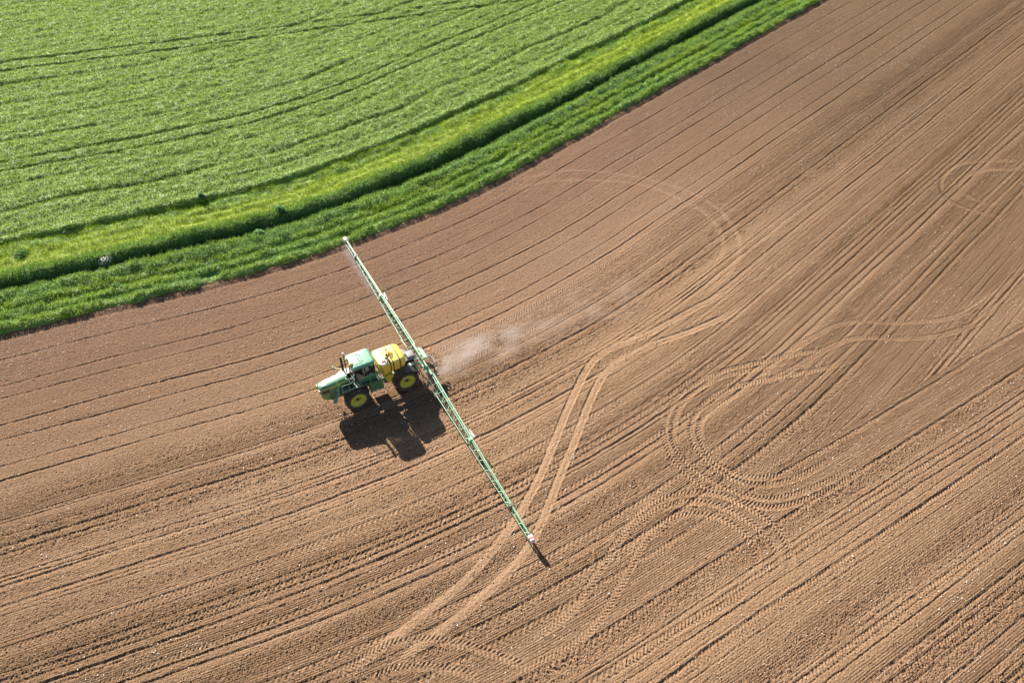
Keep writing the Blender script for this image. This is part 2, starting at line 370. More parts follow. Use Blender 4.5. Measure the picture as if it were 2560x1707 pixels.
# pebbles and clods
def lumps(name, n, smin, smax, material, seed, dens, flat=.6):
    r = np.random.RandomState(seed)
    x = r.uniform(-108, 31, n*6); y = r.uniform(-41, 43, n*6)
    m = in_view(x, y, 2); x, y = x[m], y[m]
    p, s = curve_coords(x, y, H2)
    keep = (p > .3) & (r.rand(len(x)) < dens(x, y, p, s)); x, y = x[keep][:n], y[keep][:n]
    m = len(x); sz = smin+(smax-smin)*r.rand(m)**3
    base = np.array([(1, 0, 0), (.1, 1, 0), (-1, .1, 0), (0, -1, .1), (.1, 0, 1), (0, 0, -.8)], float)
    a = r.rand(m)*6.28; ca, sa = np.cos(a), np.sin(a)
    B = base[None]*(1+.35*(r.rand(m, 6, 1)-.5))*sz[:, None, None]*np.array([1.15, .85, flat])
    Vx = B[..., 0]*ca[:, None]-B[..., 1]*sa[:, None]; Vy = B[..., 0]*sa[:, None]+B[..., 1]*ca[:, None]
    V = np.stack([Vx+x[:, None], Vy+y[:, None], B[..., 2]+(Zat(x, y)+sz*.25)[:, None]], -1)
    T = np.array([(0, 1, 4), (1, 2, 4), (2, 3, 4), (3, 0, 4), (1, 0, 5), (2, 1, 5), (3, 2, 5), (0, 3, 5)])
    F = (T[None]+6*np.arange(m)[:, None, None]).reshape(-1, 3)
    return mesh_np(name, V.reshape(-1, 3), F, material, False, {'tint': np.repeat(r.rand(m), 6)}, 3)
def b_peb(a, b_):
    def f(n, out):
        k = N(n); t = k.new('ShaderNodeAttribute', attribute_name='tint').outputs['Fac']
        b = k.new('ShaderNodeBsdfPrincipled', {'Base Color': k.mix(t, rgba(a), rgba(b_)), 'Roughness': .8})
        n.links.new(b.outputs[0], out.inputs[0])
    return f
M_PEB = mat('pebble', b_peb((.50, .38, .28), (.86, .78, .68))); M_CLOD = mat('clod', b_peb((.22, .145, .09), (.40, .28, .18)))
tag(lumps('pebbles', 30000, .016, .062, M_PEB, 3, lambda x, y, p, s: np.clip(.08+1.6*vnoise(s*.12, p*.35, 71)**3*(.4+1.2*vnoise(s*.9, p*1.7, 73)), 0, 1)),
    'small pale flints scattered over the bare soil', 'pebbles', kind='stuff')
tag(lumps('soil_crumbs', 70000, .020, .070, M_CLOD, 4, lambda x, y, p, s: np.where(p < 15.5, .06, .1+.9*sst(.45, .75, vnoise(s*.08, p*.6, 72)))),
    'loose soil crumbs between the drill rows', 'soil', kind='stuff')
# ------------------------------------------------------------------ the green side: crop, grass margin, bank and ditch, verge
def seg_line(x, y, P, w):
    """soft 0..1 mask along a polyline"""
    R = smooth_path(P, 1.0); m = np.full(np.shape(x), 1e9)
    for q in range(len(R)-1):
        d = R[q+1]-R[q]; L2 = d@d; t = np.clip(((x-R[q, 0])*d[0]+(y-R[q, 1])*d[1])/L2, 0, 1)
        m = np.minimum(m, (x-R[q, 0]-t*d[0])**2+(y-R[q, 1]-t*d[1])**2)
    return np.exp(-(np.sqrt(m)/w)**4)

def canopy(x, y):
    p, s = curve_coords(x, y, H2)
    wv = (vnoise(s*.09, p*.05, 81)-.5)*.9+(vnoise(s*.5, p*.1, 82)-.5)*.35
    pw = p-wv*np.exp(-((p+9)/5)**2)*.9-(p > -5)*0
    n1 = vnoise(s*.55, p*1.3, 83); n2 = vnoise(x*1.6, y*1.6, 84); n3 = vnoise(s*.22, p*2.3, 85); n4 = vnoise(x*.45, y*.45, 86)
    # crop
    crop = .50+.13*(n2-.5)+.10*(n4-.5)+.16*(vnoise(s*.7, p*2.6, 96)-.5)+.10*(vnoise(x*3.1, y*3.1, 97)-.5)+.07*(vnoise(s*.12, p*1.1, 87)-.5)
    for c_, w_, d_ in ((-14.6, .22, .20), (-17.1, .30, .30), (-20.9, .25, .16), (-29.5, .3, .22), (-33.2, .25, .16), (-37.5, .3, .2), (-42.0, .3, .2)):
        jj_ = (vnoise(s*.15, p*0+c_, 88)-.5)*.7
        crop = crop-d_*np.exp(-((p-c_-jj_)/w_)**2)*(.35+.9*vnoise(s*.1, p*0+c_*3, 89))
    for c_ in (-23.6, -25.5):
        jj_ = (vnoise(s*.12, p*0+c_, 88)-.5)*.5+.9*sst(90, 150, s)*0
        crop = crop-(.22+.30*vnoise(s*.35, p*0+c_*5, 94))*np.exp(-((p-c_-jj_)/.20)**4)
    crop = crop+.16*np.exp(-((pw+12.4)/.5)**2)
    if np.any(p < -35):
        for P in ([(28, -66.1), (20.7, -64.8), (6.7, -62.2), (-10.5, -59.3), (-30.8, -56.3), (-42, -54.5), (-60, -51)],
                  [(28, -68.3), (20.5, -67.1), (6.5, -64.5), (-11, -61.4), (-31, -58.4), (-42, -56.6), (-60, -53.2)]):
            crop = crop-(.15+.38*vnoise(s*.3, p*.1, 95))*seg_line(x, y, P, .24)
    crop = crop-.45*seg_line(x, y, [(-37, -37.5), (-46, -37.0), (-52, -38.5)], .5)
    # grass margin between crop and bank
    mg = .16+.30*n1*n3+.16*(n2-.5)-.07*np.exp(-((pw+9.0)/.18)**2)-.07*np.exp(-((pw+10.1)/.18)**2)+.10*np.exp(-((pw+11.3)/.5)**2)*n3
    # bank of tall grass
    bk = .20+.50*sst(-7.6, -6.8, pw)*(.55+.5*n1+.35*n2)
    jv = p+(vnoise(s*.3, p*0, 98)-.5)*.25
    ver = .30+.16*(n1-.5)-.42*np.exp(-((jv+2.55)/.22)**2)-.36*np.exp(-((jv+1.25)/.18)**2)-.10*np.exp(-((jv+3.6)/.12)**2)*n3+.14*np.exp(-((p+4.4)/.5)**2)+.24*(n2-.5)+.10*n1*n3+.12*np.exp(-((p+.65)/.3)**2)*n3
    ditch = -.30+.1*n2
    z = np.where(pw < -11.9, crop, np.where(pw < -7.6, mg, bk))
    e = sst(-12.15, -11.85, pw); z = np.where((pw > -12.2) & (pw < -11.8), crop*(1-e)+mg*e, z)
    dd = sst(-6.35, -5.75, pw+.35*(n1-.5)); z = np.where(pw > -6.7, bk*(1-dd)+ditch*dd, z)
    u_ = sst(-5.45, -4.75, p+.3*(n3-.5)); z = np.where(p > -5.6, ditch*(1-u_)+ver*u_, z)
    o_ = sst(-.35, .30, p+.35*(vnoise(s*.9, p*0, 90)-.5)); z = np.where(p > -.6, z*(1-o_)-.10*o_, z)
    zone = np.where(pw < -12.0, 0, np.where(pw < -7.55, 1, np.where(p < -4.9, 2, 3)))
    return p, s, z.astype(np.float32), zone

GR = .16
gx2 = np.arange(-112, 32, GR); gy2 = np.arange(-94, -12, GR)
X, Y = np.meshgrid(gx2, gy2, indexing='ij')
p_, s_ = curve_coords(X, Y, H2)
u2 = (p_ < .5) & in_view(X, Y, 5.0)
ii, jj = np.nonzero(u2); idn = -np.ones(X.shape, np.int32); idn[ii, jj] = np.arange(len(ii))
pc, sc_, zc, zn = canopy(X[ii, jj], Y[ii, jj])
q = u2[:-1, :-1] & u2[1:, :-1] & u2[1:, 1:] & u2[:-1, 1:]; a_, b_ = np.nonzero(q)
Fq = np.stack([idn[a_, b_], idn[a_+1, b_], idn[a_+1, b_+1], idn[a_, b_+1]], 1)

# colour of the plants of each zone (base colours, linear) and their spread
def zone_colour(zone, p, s, x, y, r):
    m = len(p); C = np.zeros((m, 3))
    n = vnoise(s*.3, p*.9, 91); n4 = vnoise(x*.25, y*.25, 92); n5 = vnoise(s*1.2, p*1.6, 93)
    A = np.array([(.250, .385, .090), (.37, .49, .02), (.165, .300, .085), (.175, .330, .075)])
    B = np.array([(.310, .435, .110), (.320, .430, .020), (.115, .230, .055), (.290, .430, .050)])
    t = np.clip(.5+(n-.5)*1.2+(n5-.5)*.9+(r-.5)*.7, 0, 1)[:, None]
    for z in range(4):
        k = zone == z; C[k] = (A[z]*(1-t)+B[z]*t)[k]
    k = zone == 3                                      # yellow-green seams along the verge
    f = (np.exp(-((p+2.9)/.5)**2)*.6+np.exp(-((p+.5)/.35)**2)*.4)[:, None]*(.4+.8*n[:, None])
    C = np.where(k[:, None], C*(1-np.clip(f, 0, 1))+np.array([.30, .40, .03])*np.clip(f, 0, 1), C)
    k = zone == 3
    f = (np.exp(-((p+4.0)/.7)**2)*.6+np.exp(-((p+.9)/.35)**2)*.5)[:, None]*(.3+.9*n5[:, None])
    C = np.where(k[:, None], C*(1-np.clip(f, 0, 1))+np.array([.19, .36, .13])*np.clip(f, 0, 1), C)
    k = zone == 1
    f = np.clip(np.exp(-((p+11.2)/.8)**2)*n5*1.4, 0, .9)[:, None]
    C = np.where(k[:, None], C*(1-f)+np.array([.20, .36, .06])*f, C)
    return C

def b_leaf(n, out):
    k = N(n); c = k.new('ShaderNodeAttribute', attribute_name='leafcol').outputs['Vector']
    b = k.new('ShaderNodeBsdfPrincipled', {'Base Color': c, 'Roughness': .50, 'Specular IOR Level': .4})
    t = k.new('ShaderNodeBsdfTranslucent', {0: k.mix(.35, c, rgba((.42, .58, .04)))})
    m = k.new('ShaderNodeMixShader', {0: .42, 1: b.outputs[0], 2: t.outputs[0]})
    n.links.new(m.outputs[0], out.inputs[0])
M_LEAF = mat('leaf', b_leaf)
def b_sward(n, out):
    k = N(n); c = k.new('ShaderNodeAttribute', attribute_name='leafcol').outputs['Vector']
    geo = k.new('ShaderNodeNewGeometry').outputs['Position']
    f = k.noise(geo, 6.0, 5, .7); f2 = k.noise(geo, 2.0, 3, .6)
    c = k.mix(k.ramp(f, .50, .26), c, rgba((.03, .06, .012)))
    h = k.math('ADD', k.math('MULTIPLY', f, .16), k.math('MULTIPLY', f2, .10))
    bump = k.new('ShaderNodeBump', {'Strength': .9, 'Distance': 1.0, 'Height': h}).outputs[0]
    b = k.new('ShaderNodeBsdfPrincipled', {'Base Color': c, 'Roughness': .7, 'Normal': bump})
    n.links.new(b.outputs[0], out.inputs[0])
M_SWARD = mat('sward', b_sward)
rz = np.random.RandomState(8)
Cg = zone_colour(zn, pc, sc_, X[ii, jj], Y[ii, jj], rz.rand(len(ii)))*.85
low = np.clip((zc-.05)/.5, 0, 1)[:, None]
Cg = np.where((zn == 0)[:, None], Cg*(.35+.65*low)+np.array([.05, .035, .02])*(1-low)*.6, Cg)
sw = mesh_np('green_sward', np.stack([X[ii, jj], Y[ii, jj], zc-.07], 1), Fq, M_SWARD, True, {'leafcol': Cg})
tag(sw, 'green crop and grass strips beside the bare field', 'grass', kind='structure')

def blades(name, x, y, z, zone, p, s, lng, wid, nb, tilt, seed, spread=.09):
    r = np.random.RandomState(seed); m = len(x); M = m*nb
    cx = np.repeat(x, nb)+r.normal(0, spread, M); cy = np.repeat(y, nb)+r.normal(0, spread, M); cz = np.repeat(z, nb)
    az = r.rand(M)*2*np.pi; ti = np.radians(tilt[0]+(tilt[1]-tilt[0])*r.rand(M))
    L = np.repeat(lng, nb)*(.65+.6*r.rand(M)); Wd = np.repeat(wid, nb)*(.7+.6*r.rand(M))
    d = np.stack([np.sin(ti)*np.cos(az), np.sin(ti)*np.sin(az), np.cos(ti)], 1)
    aw = az+np.pi/2+r.normal(0, .5, M); w = np.stack([np.cos(aw), np.sin(aw), 0*aw], 1)*Wd[:, None]/2
    b0 = np.stack([cx, cy, cz-.06], 1)
    mid = b0+d*(L*.55)[:, None]; d2 = d.copy(); d2[:, 2] -= .35; tip = mid+d2*(L*.5)[:, None]
    V = np.stack([b0, mid+w, tip, mid-w], 1).reshape(-1, 3)
    F = np.arange(M*4).reshape(-1, 4)
    C = zone_colour(np.repeat(zone, nb), np.repeat(p, nb), np.repeat(s, nb), cx, cy, r.rand(M))*(.55+.85*r.rand(M))[:, None]
    return mesh_np(name, V, F, M_LEAF, False, {'leafcol': np.repeat(C, 4, 0)})

def scatter(n, box, cond, seed):
    r = np.random.RandomState(seed); x = r.uniform(box[0], box[1], n); y = r.uniform(box[2], box[3], n)
    k = in_view(x, y, 4.0); x, y = x[k], y[k]; p, s = curve_coords(x, y, H2); k = (p < .15) & cond(p); x, y = x[k], y[k]
    p, s, z, zone = canopy(x, y)
    return x, y, z, zone, p, s
# crop: leafy stems, about 26 to the square metre
x, y, z, zone, p, s = scatter(620000, (-112, 32, -94, -26), lambda p: p < -11.4, 12)
k = (zone == 0) & (z > .16); x, y, z, zone, p, s = (v[k] for v in (x, y, z, zone, p, s))
dist = np.hypot(x-CPOS.x, y-CPOS.y)
tag(blades('crop_plants', x, y, z, zone, p, s, .17+0*x, .060+.02*rz.rand(len(x)), 3, (10, 66), 13, .12),
    'knee-high green crop filling the far field', 'crop', kind='stuff')
x, y, z, zone, p, s = scatter(430000, (-112, 32, -60, -14), lambda p: p > -12.6, 14)
k = zone == 1
a = [v[k] for v in (x, y, z, zone, p, s)]; k2 = rz.rand(len(a[0])) < .8; a = [v[k2] for v in a]
tag(blades('meadow_grass', a[0], a[1], a[2], a[3], a[4], a[5], .20+.12*rz.rand(len(a[0])), .030+0*a[0], 5, (15, 72), 15),
    'yellow-green grass strip between crop and bank', 'grass', kind='stuff')
k = zone == 2
a = [v[k] for v in (x, y, z, zone, p, s)]
tag(blades('bank_grass', a[0], a[1], a[2], a[3], a[4], a[5], .34+.22*rz.rand(len(a[0])), .042+0*a[0], 5, (10, 60), 16),
    'tall dark grass on the bank above the ditch', 'grass', kind='stuff')
k = zone == 3
a = [v[k] for v in (x, y, z, zone, p, s)]; k2 = ((a[4] < -.35) | (rz.rand(len(a[0])) < .55)) & (a[2] > .13+.1*rz.rand(len(a[0]))); a = [v[k2] for v in a]
tag(blades('verge_grass', a[0], a[1], a[2], a[3], a[4], a[5], .22+.16*rz.rand(len(a[0])), .042+0*a[0], 5, (15, 75), 17),
    'lush grass verge running along the edge of the bare soil', 'grass', kind='stuff')

# single plants that stand out
def plant(name, label, x, y, rad, hgt, col, nl, seed, cat, flower=None):
    r = np.random.RandomState(seed); z0 = float(canopy(np.array([x]), np.array([y]))[2][0])-.15
    ph = r.rand(nl)*6.28; u = r.rand(nl)**.5; th = np.arccos(1-r.rand(nl)*.98)
    rr = rad*(.55+.5*r.rand(nl)); P = np.stack([rr*np.sin(th)*np.cos(ph), rr*np.sin(th)*np.sin(ph), hgt*(.25+.8*np.cos(th)*(.6+.4*u))], 1)
    a = r.rand(nl)*6.28; t = r.normal(0, .6, nl); L = rad*(.22+.15*r.rand(nl))
    e1 = np.stack([np.cos(a)*np.cos(t), np.sin(a)*np.cos(t), np.sin(t)], 1)*L[:, None]; e2 = np.stack([-np.sin(a), np.cos(a), r.normal(0, .4, nl)], 1)*L[:, None]*.35
    V = np.stack([P-e1, P+e2, P+e1, P-e2], 1).reshape(-1, 3)
    c = np.array(col)[None]*1.7*(.6+.8*r.rand(nl, 1))
    root = bpy.data.objects.new(name, None); COL.objects.link(root); root.location = (x, y, z0); tag(root, label, cat)
    f = mesh_np('foliage', V, np.arange(nl*4).reshape(-1, 4), M_LEAF, False, {'leafcol': np.repeat(c, 4, 0)}); f.parent = root
    st = []; sf = []
    for i in range(7):
        aa = i*.9; q = np.array([math.cos(aa)*rad*.5, math.sin(aa)*rad*.5, hgt*.8]); w = .012
        b = len(st); st += [(-w, 0, 0), (w, 0, 0), tuple(q+[w, 0, 0]), tuple(q-[w, 0, 0]), (0, -w, 0), (0, w, 0), tuple(q+[0, w, 0]), tuple(q-[0, w, 0])]
        sf += [(b, b+1, b+2, b+3), (b+4, b+5, b+6, b+7)]
    so_ = mesh_np('stem', st, sf, M_LEAF, False, {'leafcol': np.tile([.07, .12, .03], (len(st), 1))}); so_.parent = root
    if flower:
        nf = flower; ph = r.rand(nf)*6.28; th = np.arccos(1-r.rand(nf)*.85); rr = rad*1.05
        P = np.stack([rr*np.sin(th)*np.cos(ph), rr*np.sin(th)*np.sin(ph), hgt*(.3+.85*np.cos(th))], 1); q = .022+.02*r.rand(nf)
        V = np.stack([P+np.stack([q, 0*q, 0*q], 1), P+np.stack([0*q, q, q*.3], 1), P+np.stack([-q, 0*q, q*.2], 1), P+np.stack([0*q, -q, 0*q], 1)], 1).reshape(-1, 3)
        fl = mesh_np('blossom', V, np.arange(nf*4).reshape(-1, 4), M_FLOWER); fl.parent = root; fl['label'] = 'small white flower heads'
def b_flower(n, out):
    b = N(n).new('ShaderNodeBsdfPrincipled', {'Base Color': rgba((.78, .78, .70)), 'Roughness': .6}); n.links.new(b.outputs[0], out.inputs[0])
M_FLOWER = mat('flower', b_flower)
G1, G2 = (.075, .165, .06), (.10, .20, .075)
plant('bush', 'round dark green bush standing alone at the edge of the crop', 6.1, -29.3, .32, .62, G1, 500, 1, 'bush')
plant('bush', 'low pale bush at the edge of the crop, second from the left border', 18.0, -30.2, .42, .30, G2, 500, 2, 'bush')
plant('bush', 'spreading pale green bush in the yellow grass by the left border', 21.9, -28.9, .65, .35, G2, 800, 3, 'bush')
plant('flowering_shrub', 'shrub dotted with small white flowers on the ditch bank', 15.6, -24.2, .60, .7, (.10, .19, .06), 1000, 4, 'shrub', 330)
plant('leafy_plant', 'bushy pale green plant leaning over the ditch from the verge side', 2.8, -21.9, .45, .50, (.12, .24, .09), 600, 5, 'plant')
plant('leafy_plant', 'tall leafy plant on the top of the ditch bank above the sprayer boom', .2, -23.7, .50, .75, (.12, .23, .08), 700, 6, 'plant')
plant('leafy_plant', 'dark green clump in the verge near the left border', 15.4, -20.6, .40, .40, (.09, .19, .06), 500, 7, 'plant')
plant('leafy_plant', 'pale clump on the verge beside the far stretch of ditch', -33.5, -27.5, .45, .5, (.12, .24, .09), 500, 9, 'plant')
# ------------------------------------------------------------------ the sprayer
def paint(name, col, rough=.38, coat=.3, dust=.25, metal=0.0, spec=.9):
    def f(n, out):
        k = N(n); co = k.new('ShaderNodeTexCoord').outputs['Object']
        d = k.noise(co, 3.2, 5, .65); d2 = k.noise(co, 14.0, 3, .6)
        g = k.new('ShaderNodeSeparateXYZ', {0: k.new('ShaderNodeNewGeometry').outputs['Position']}).outputs[2]
        low = k.ramp(g, 2.6, .3)
        f_ = k.math('MULTIPLY', k.math('ADD', k.math('MULTIPLY', low, .7), k.ramp(d, .45, .75), clamp=True), dust, clamp=True)
        c = k.mix(f_, rgba(col), rgba((.36, .27, .19)))
        c = k.mix(k.math('MULTIPLY', d2, .12), c, rgba([v*.5 for v in col]))
        b = k.new('ShaderNodeBsdfPrincipled', {'Base Color': c, 'Roughness': k.math('MULTIPLY_ADD', f_, .45, rough), 'Metallic': metal, 'Coat Weight': coat, 'Coat Roughness': .42, 'Coat IOR': 1.7, 'Specular IOR Level': spec})
        n.links.new(b.outputs[0], out.inputs[0])
    return mat(name, f)
M = dict(green=paint('green_paint', (.030, .22, .065), .44, 1.0, .14), roof=paint('roof_sheen_paint', (.13, .42, .24), .45, 1.0, .12), boom=paint('boom_sheen_paint', (.22, .52, .30), .46, .8, .26),  # roof and boom: sun sheen put into a paler green base colour
         yellow=paint('yellow_paint', (.70, .54, .02), .45, .5, .15), tank=paint('tank_plastic', (.86, .66, .06), .45, .8, .10),
         rim=paint('rim_paint', (.85, .78, .05), .42, .15, .22), tyre=paint('tyre_rubber', (.018, .018, .020), .75, 0, .22),
         black=paint('black_plastic', (.015, .015, .017), .5, 0, .18), grey=paint('grey_plastic', (.22, .23, .25), .5, 0, .25),
         steel=paint('steel', (.35, .36, .37), .35, 0, .3, .7), white=paint('white_plastic', (.75, .75, .74), .4, 0, .12),
         red=paint('red_paint', (.55, .03, .02), .4, 0, .1), orange=paint('orange_lens', (.85, .22, .02), .3, .3, .05),
         fend_lit=paint('sunlit_dusty_fender', (.56, .50, .48), .6, 0, .2), dusty=paint('dusty_metal', (.34, .29, .23), .6, 0, .55), deck=paint('deck_plate', (.020, .085, .055), .5, .1, .3),  # far-side fenders: dusty colour lightened to look sunlit
         silver=paint('tank_lid', (.62, .62, .64), .45, 0, .1))
def b_glass(n, out):
    k = N(n); b = k.new('ShaderNodeBsdfPrincipled', {'Base Color': rgba((.02, .03, .03)), 'Roughness': .12, 'Transmission Weight': .0, 'Alpha': .40, 'Specular IOR Level': .8})
    n.links.new(b.outputs[0], out.inputs[0])
M['glass'] = mat('cab_glass', b_glass)

class MB:
    def __init__(s): s.bm = bmesh.new()
    def _h8(s, P):
        v = [s.bm.verts.new(p) for p in P]
        for f in ((0, 3, 2, 1), (4, 5, 6, 7), (0, 1, 5, 4), (1, 2, 6, 5), (2, 3, 7, 6), (3, 0, 4, 7)): s.bm.faces.new([v[i] for i in f])
        return v
    def hull8(s, P): s._h8(P); return s
    def box(s, x0, x1, y0, y1, z0, z1, bev=0.0, tx=0.0, ty=0.0):
        """tx, ty: how much the top shrinks on every side"""
        x0, x1 = sorted((x0, x1)); y0, y1 = sorted((y0, y1))
        v = s._h8([(x0, y0, z0), (x1, y0, z0), (x1, y1, z0), (x0, y1, z0), (x0+tx, y0+ty, z1), (x1-tx, y0+ty, z1), (x1-tx, y1-ty, z1), (x0+tx, y1-ty, z1)])
        if bev:
            es = list({e for q in v for e in q.link_edges})
            bmesh.ops.bevel(s.bm, geom=es, offset=bev, segments=3, affect='EDGES', profile=.5)
        return s
    def bar(s, a, b, w, h=None):
        a, b = Vector(a), Vector(b); d = (b-a).normalized(); h = h or w
        u = d.cross(Vector((0, 0, 1)))
        if u.length < .05: u = d.cross(Vector((0, 1, 0)))
        u.normalize(); v = u.cross(d); u = u*w/2; v = v*h/2
        s.hull8([a-u-v, b-u-v, b+u-v, a+u-v, a-u+v, b-u+v, b+u+v, a+u+v]); return s
    def tube(s, pts, r, n=8):
        pts = [Vector(p) for p in pts]; rings = []
        for i, p in enumerate(pts):
            d = (pts[min(i+1, len(pts)-1)]-pts[max(i-1, 0)]).normalized(); u = d.orthogonal().normalized(); v = d.cross(u)
            rings.append([s.bm.verts.new(p+(u*math.cos(2*math.pi*k/n)+v*math.sin(2*math.pi*k/n))*(r[i] if isinstance(r, (list, tuple)) else r)) for k in range(n)])
        # keep successive rings untwisted
        for i in range(len(rings)-1):
            A, B = rings[i], rings[i+1]; sh = min(range(n), key=lambda k: sum((A[j].co-B[(j+k) % n].co).length for j in range(n)))
            rings[i+1] = B = B[sh:]+B[:sh]
            for k in range(n): s.bm.faces.new((A[k], A[(k+1) % n], B[(k+1) % n], B[k]))
        s.bm.faces.new(rings[0][::-1]); s.bm.faces.new(rings[-1]); return s
    def lathe(s, prof, c, axis='y', n=40):
        """prof: (radius, offset along axis)"""
        R = []
        for r, o in prof:
            ring = []
            for k in range(n):
                a = 2*math.pi*k/n; q = (r*math.cos(a), o, r*math.sin(a)) if axis == 'y' else (r*math.cos(a), r*math.sin(a), o)
                ring.append(s.bm.verts.new((c[0]+q[0], c[1]+q[1], c[2]+q[2])))
            R.append(ring)
        for A, B in zip(R, R[1:]):
            for k in range(n): s.bm.faces.new((A[k], B[k], B[(k+1) % n], A[(k+1) % n]))
        for ring, f, r_ in ((R[0], 1, prof[0][0]), (R[-1], 0, prof[-1][0])):
            if r_ > .02: continue
            s.bm.faces.new(ring if f else ring[::-1])
        return s
    def loft(s, secs, cap=True):
        R = [[s.bm.verts.new(p) for p in q] for q in secs]; n = len(R[0])
        for A, B in zip(R, R[1:]):
            for k in range(n): s.bm.faces.new((A[k], A[(k+1) % n], B[(k+1) % n], B[k]))
        if cap: s.bm.faces.new(R[0][::-1]); s.bm.faces.new(R[-1])
        return s
    def build(s, name, m, parent=None, smooth=False, bevel=0.0):
        bmesh.ops.recalc_face_normals(s.bm, faces=s.bm.faces)
        me = bpy.data.meshes.new(name); s.bm.to_mesh(me); s.bm.free(); me.materials.append(m)
        o = bpy.data.objects.new(name, me); COL.objects.link(o)
        if smooth:
            for p in me.polygons: p.use_smooth = True
            try: me.set_sharp_from_angle(angle=math.radians(38))
            except Exception: pass
        if bevel:
            b = o.modifiers.new('bevel', 'BEVEL'); b.width = bevel; b.segments = 2; b.limit_method = 'ANGLE'
        if parent: o.parent = parent
        return o

SP = bpy.data.objects.new('crop_sprayer', None); COL.objects.link(SP)
tag(SP, 'green and yellow self-propelled crop sprayer with a long unfolded boom, driving over the bare field', 'sprayer')

# wheels: hub > tyre, rim
WX, WY, WR = 1.94, .99, .95
def make_wheel():
    h = MB().lathe([(.30, -.10), (.30, -.03), (.135, .05), (.12, .11), (.0001, .115)], (0, 0, 0), n=24)
    for k in range(10):
        a = k*.628; h.tube([(.235*math.cos(a), .0, .235*math.sin(a)), (.235*math.cos(a), .095, .235*math.sin(a))], .03, 6)
    hub = h.build('wheel', M['black'], SP)
    t = MB().lathe([(.60, -.235), (.74, -.265), (.86, -.26), (.905, -.20), (.915, 0), (.905, .20), (.86, .26), (.74, .265), (.60, .235), (.56, 0)][:9], (0, 0, 0), n=56)
    for k in range(44):
        a = 2*math.pi*k/44; sgn = 1 if k % 2 else -1
        def P(r, y, da): return Vector((r*math.cos(a+da), y, r*math.sin(a+da)))
        y1, y0 = .27*sgn, -.02*sgn; w = .040; sk = .16
        t.hull8([P(.89, y0, sk-w), P(.89, y0, sk+w), P(.84, y1, w), P(.84, y1, -w), P(.95, y0, sk-w), P(.95, y0, sk+w), P(.915, y1, w), P(.915, y1, -w)])
    ty = t.build('tyre', M['tyre'], hub, True)
    r = MB().lathe([(.600, .20), (.625, .245), (.635, .24), (.605, .215), (.585, .12), (.53, .10), (.505, .04), (.40, .00), (.30, -.01), (.24, .05), (.17, .06), (.0001, .065)], (0, 0, 0), n=48)
    rm = r.build('rim', M['rim'], hub, True)
    return hub
w0 = make_wheel()
for i, (x, y, st) in enumerate(((WX, WY, 3), (WX, -WY, 3), (-WX, WY, 0), (-WX, -WY, 0))):
    if i: h = w0.copy(); COL.objects.link(h); [COL.objects.link(c) or setattr(c, 'parent', h) for c in [c.copy() for c in list(w0.children)]]
    else: h = w0
    h.location = (x, y, WR-.02); h.rotation_euler = (0, .3*i, math.radians(st) + (math.pi if y < 0 else 0)); h.parent = SP

# chassis, axles, fenders
c = MB()
for y in (-.38, .38): c.box(-3.0, 3.5, y-.07, y+.07, 1.15, 1.42)
for x in (-2.9, -1.2, .2, 1.6, 3.2): c.box(x-.07, x+.07, -.31, .31, 1.18, 1.38)
c.build('chassis', M['green'], SP, bevel=.01)
for x in (WX, -WX):
    a = MB().box(x-.11, x+.11, -.68, .68, .95, 1.15)
    for sy in (-1, 1):
        a.box(x-.13, x+.13, sy*.60, sy*.74, .72, 1.25); a.tube([(x-.3*(1 if x > 0 else -1), sy*.3, 1.3), (x, sy*.62, 1.1)], .05)
    a.build('axle', M['dusty'], SP, bevel=.01)
def fender(x, sy, a0, a1, R, y0, y1, m, z=.93):
    out, inn = [], []
    n = 18; secs = []
    for k in range(n+1):
        a = math.radians(a0+(a1-a0)*k/n); ca, sa = math.cos(a), math.sin(a)
        secs.append([(x+R*ca, sy*y0, z+R*sa), (x+R*ca, sy*y1, z+R*sa), (x+(R-.09)*ca, sy*(y1+.01), z+(R-.09)*sa), (x+(R-.035)*ca, sy*(y1-.03), z+(R-.035)*sa), (x+(R-.03)*ca, sy*y0, z+(R-.03)*sa)])
    return MB().loft(secs).build('fender', m, SP, True)
for sy in (-1, 1):
    fender(WX, sy, 38, 150, 1.08, .68, 1.24, M['fend_lit'] if sy < 0 else M['black'])  # far side takes the painted sunlit colour, near side stays black
    fender(-WX, sy, 5, 160, 1.10, .62, 1.26, M['fend_lit'] if sy < 0 else M['black'])

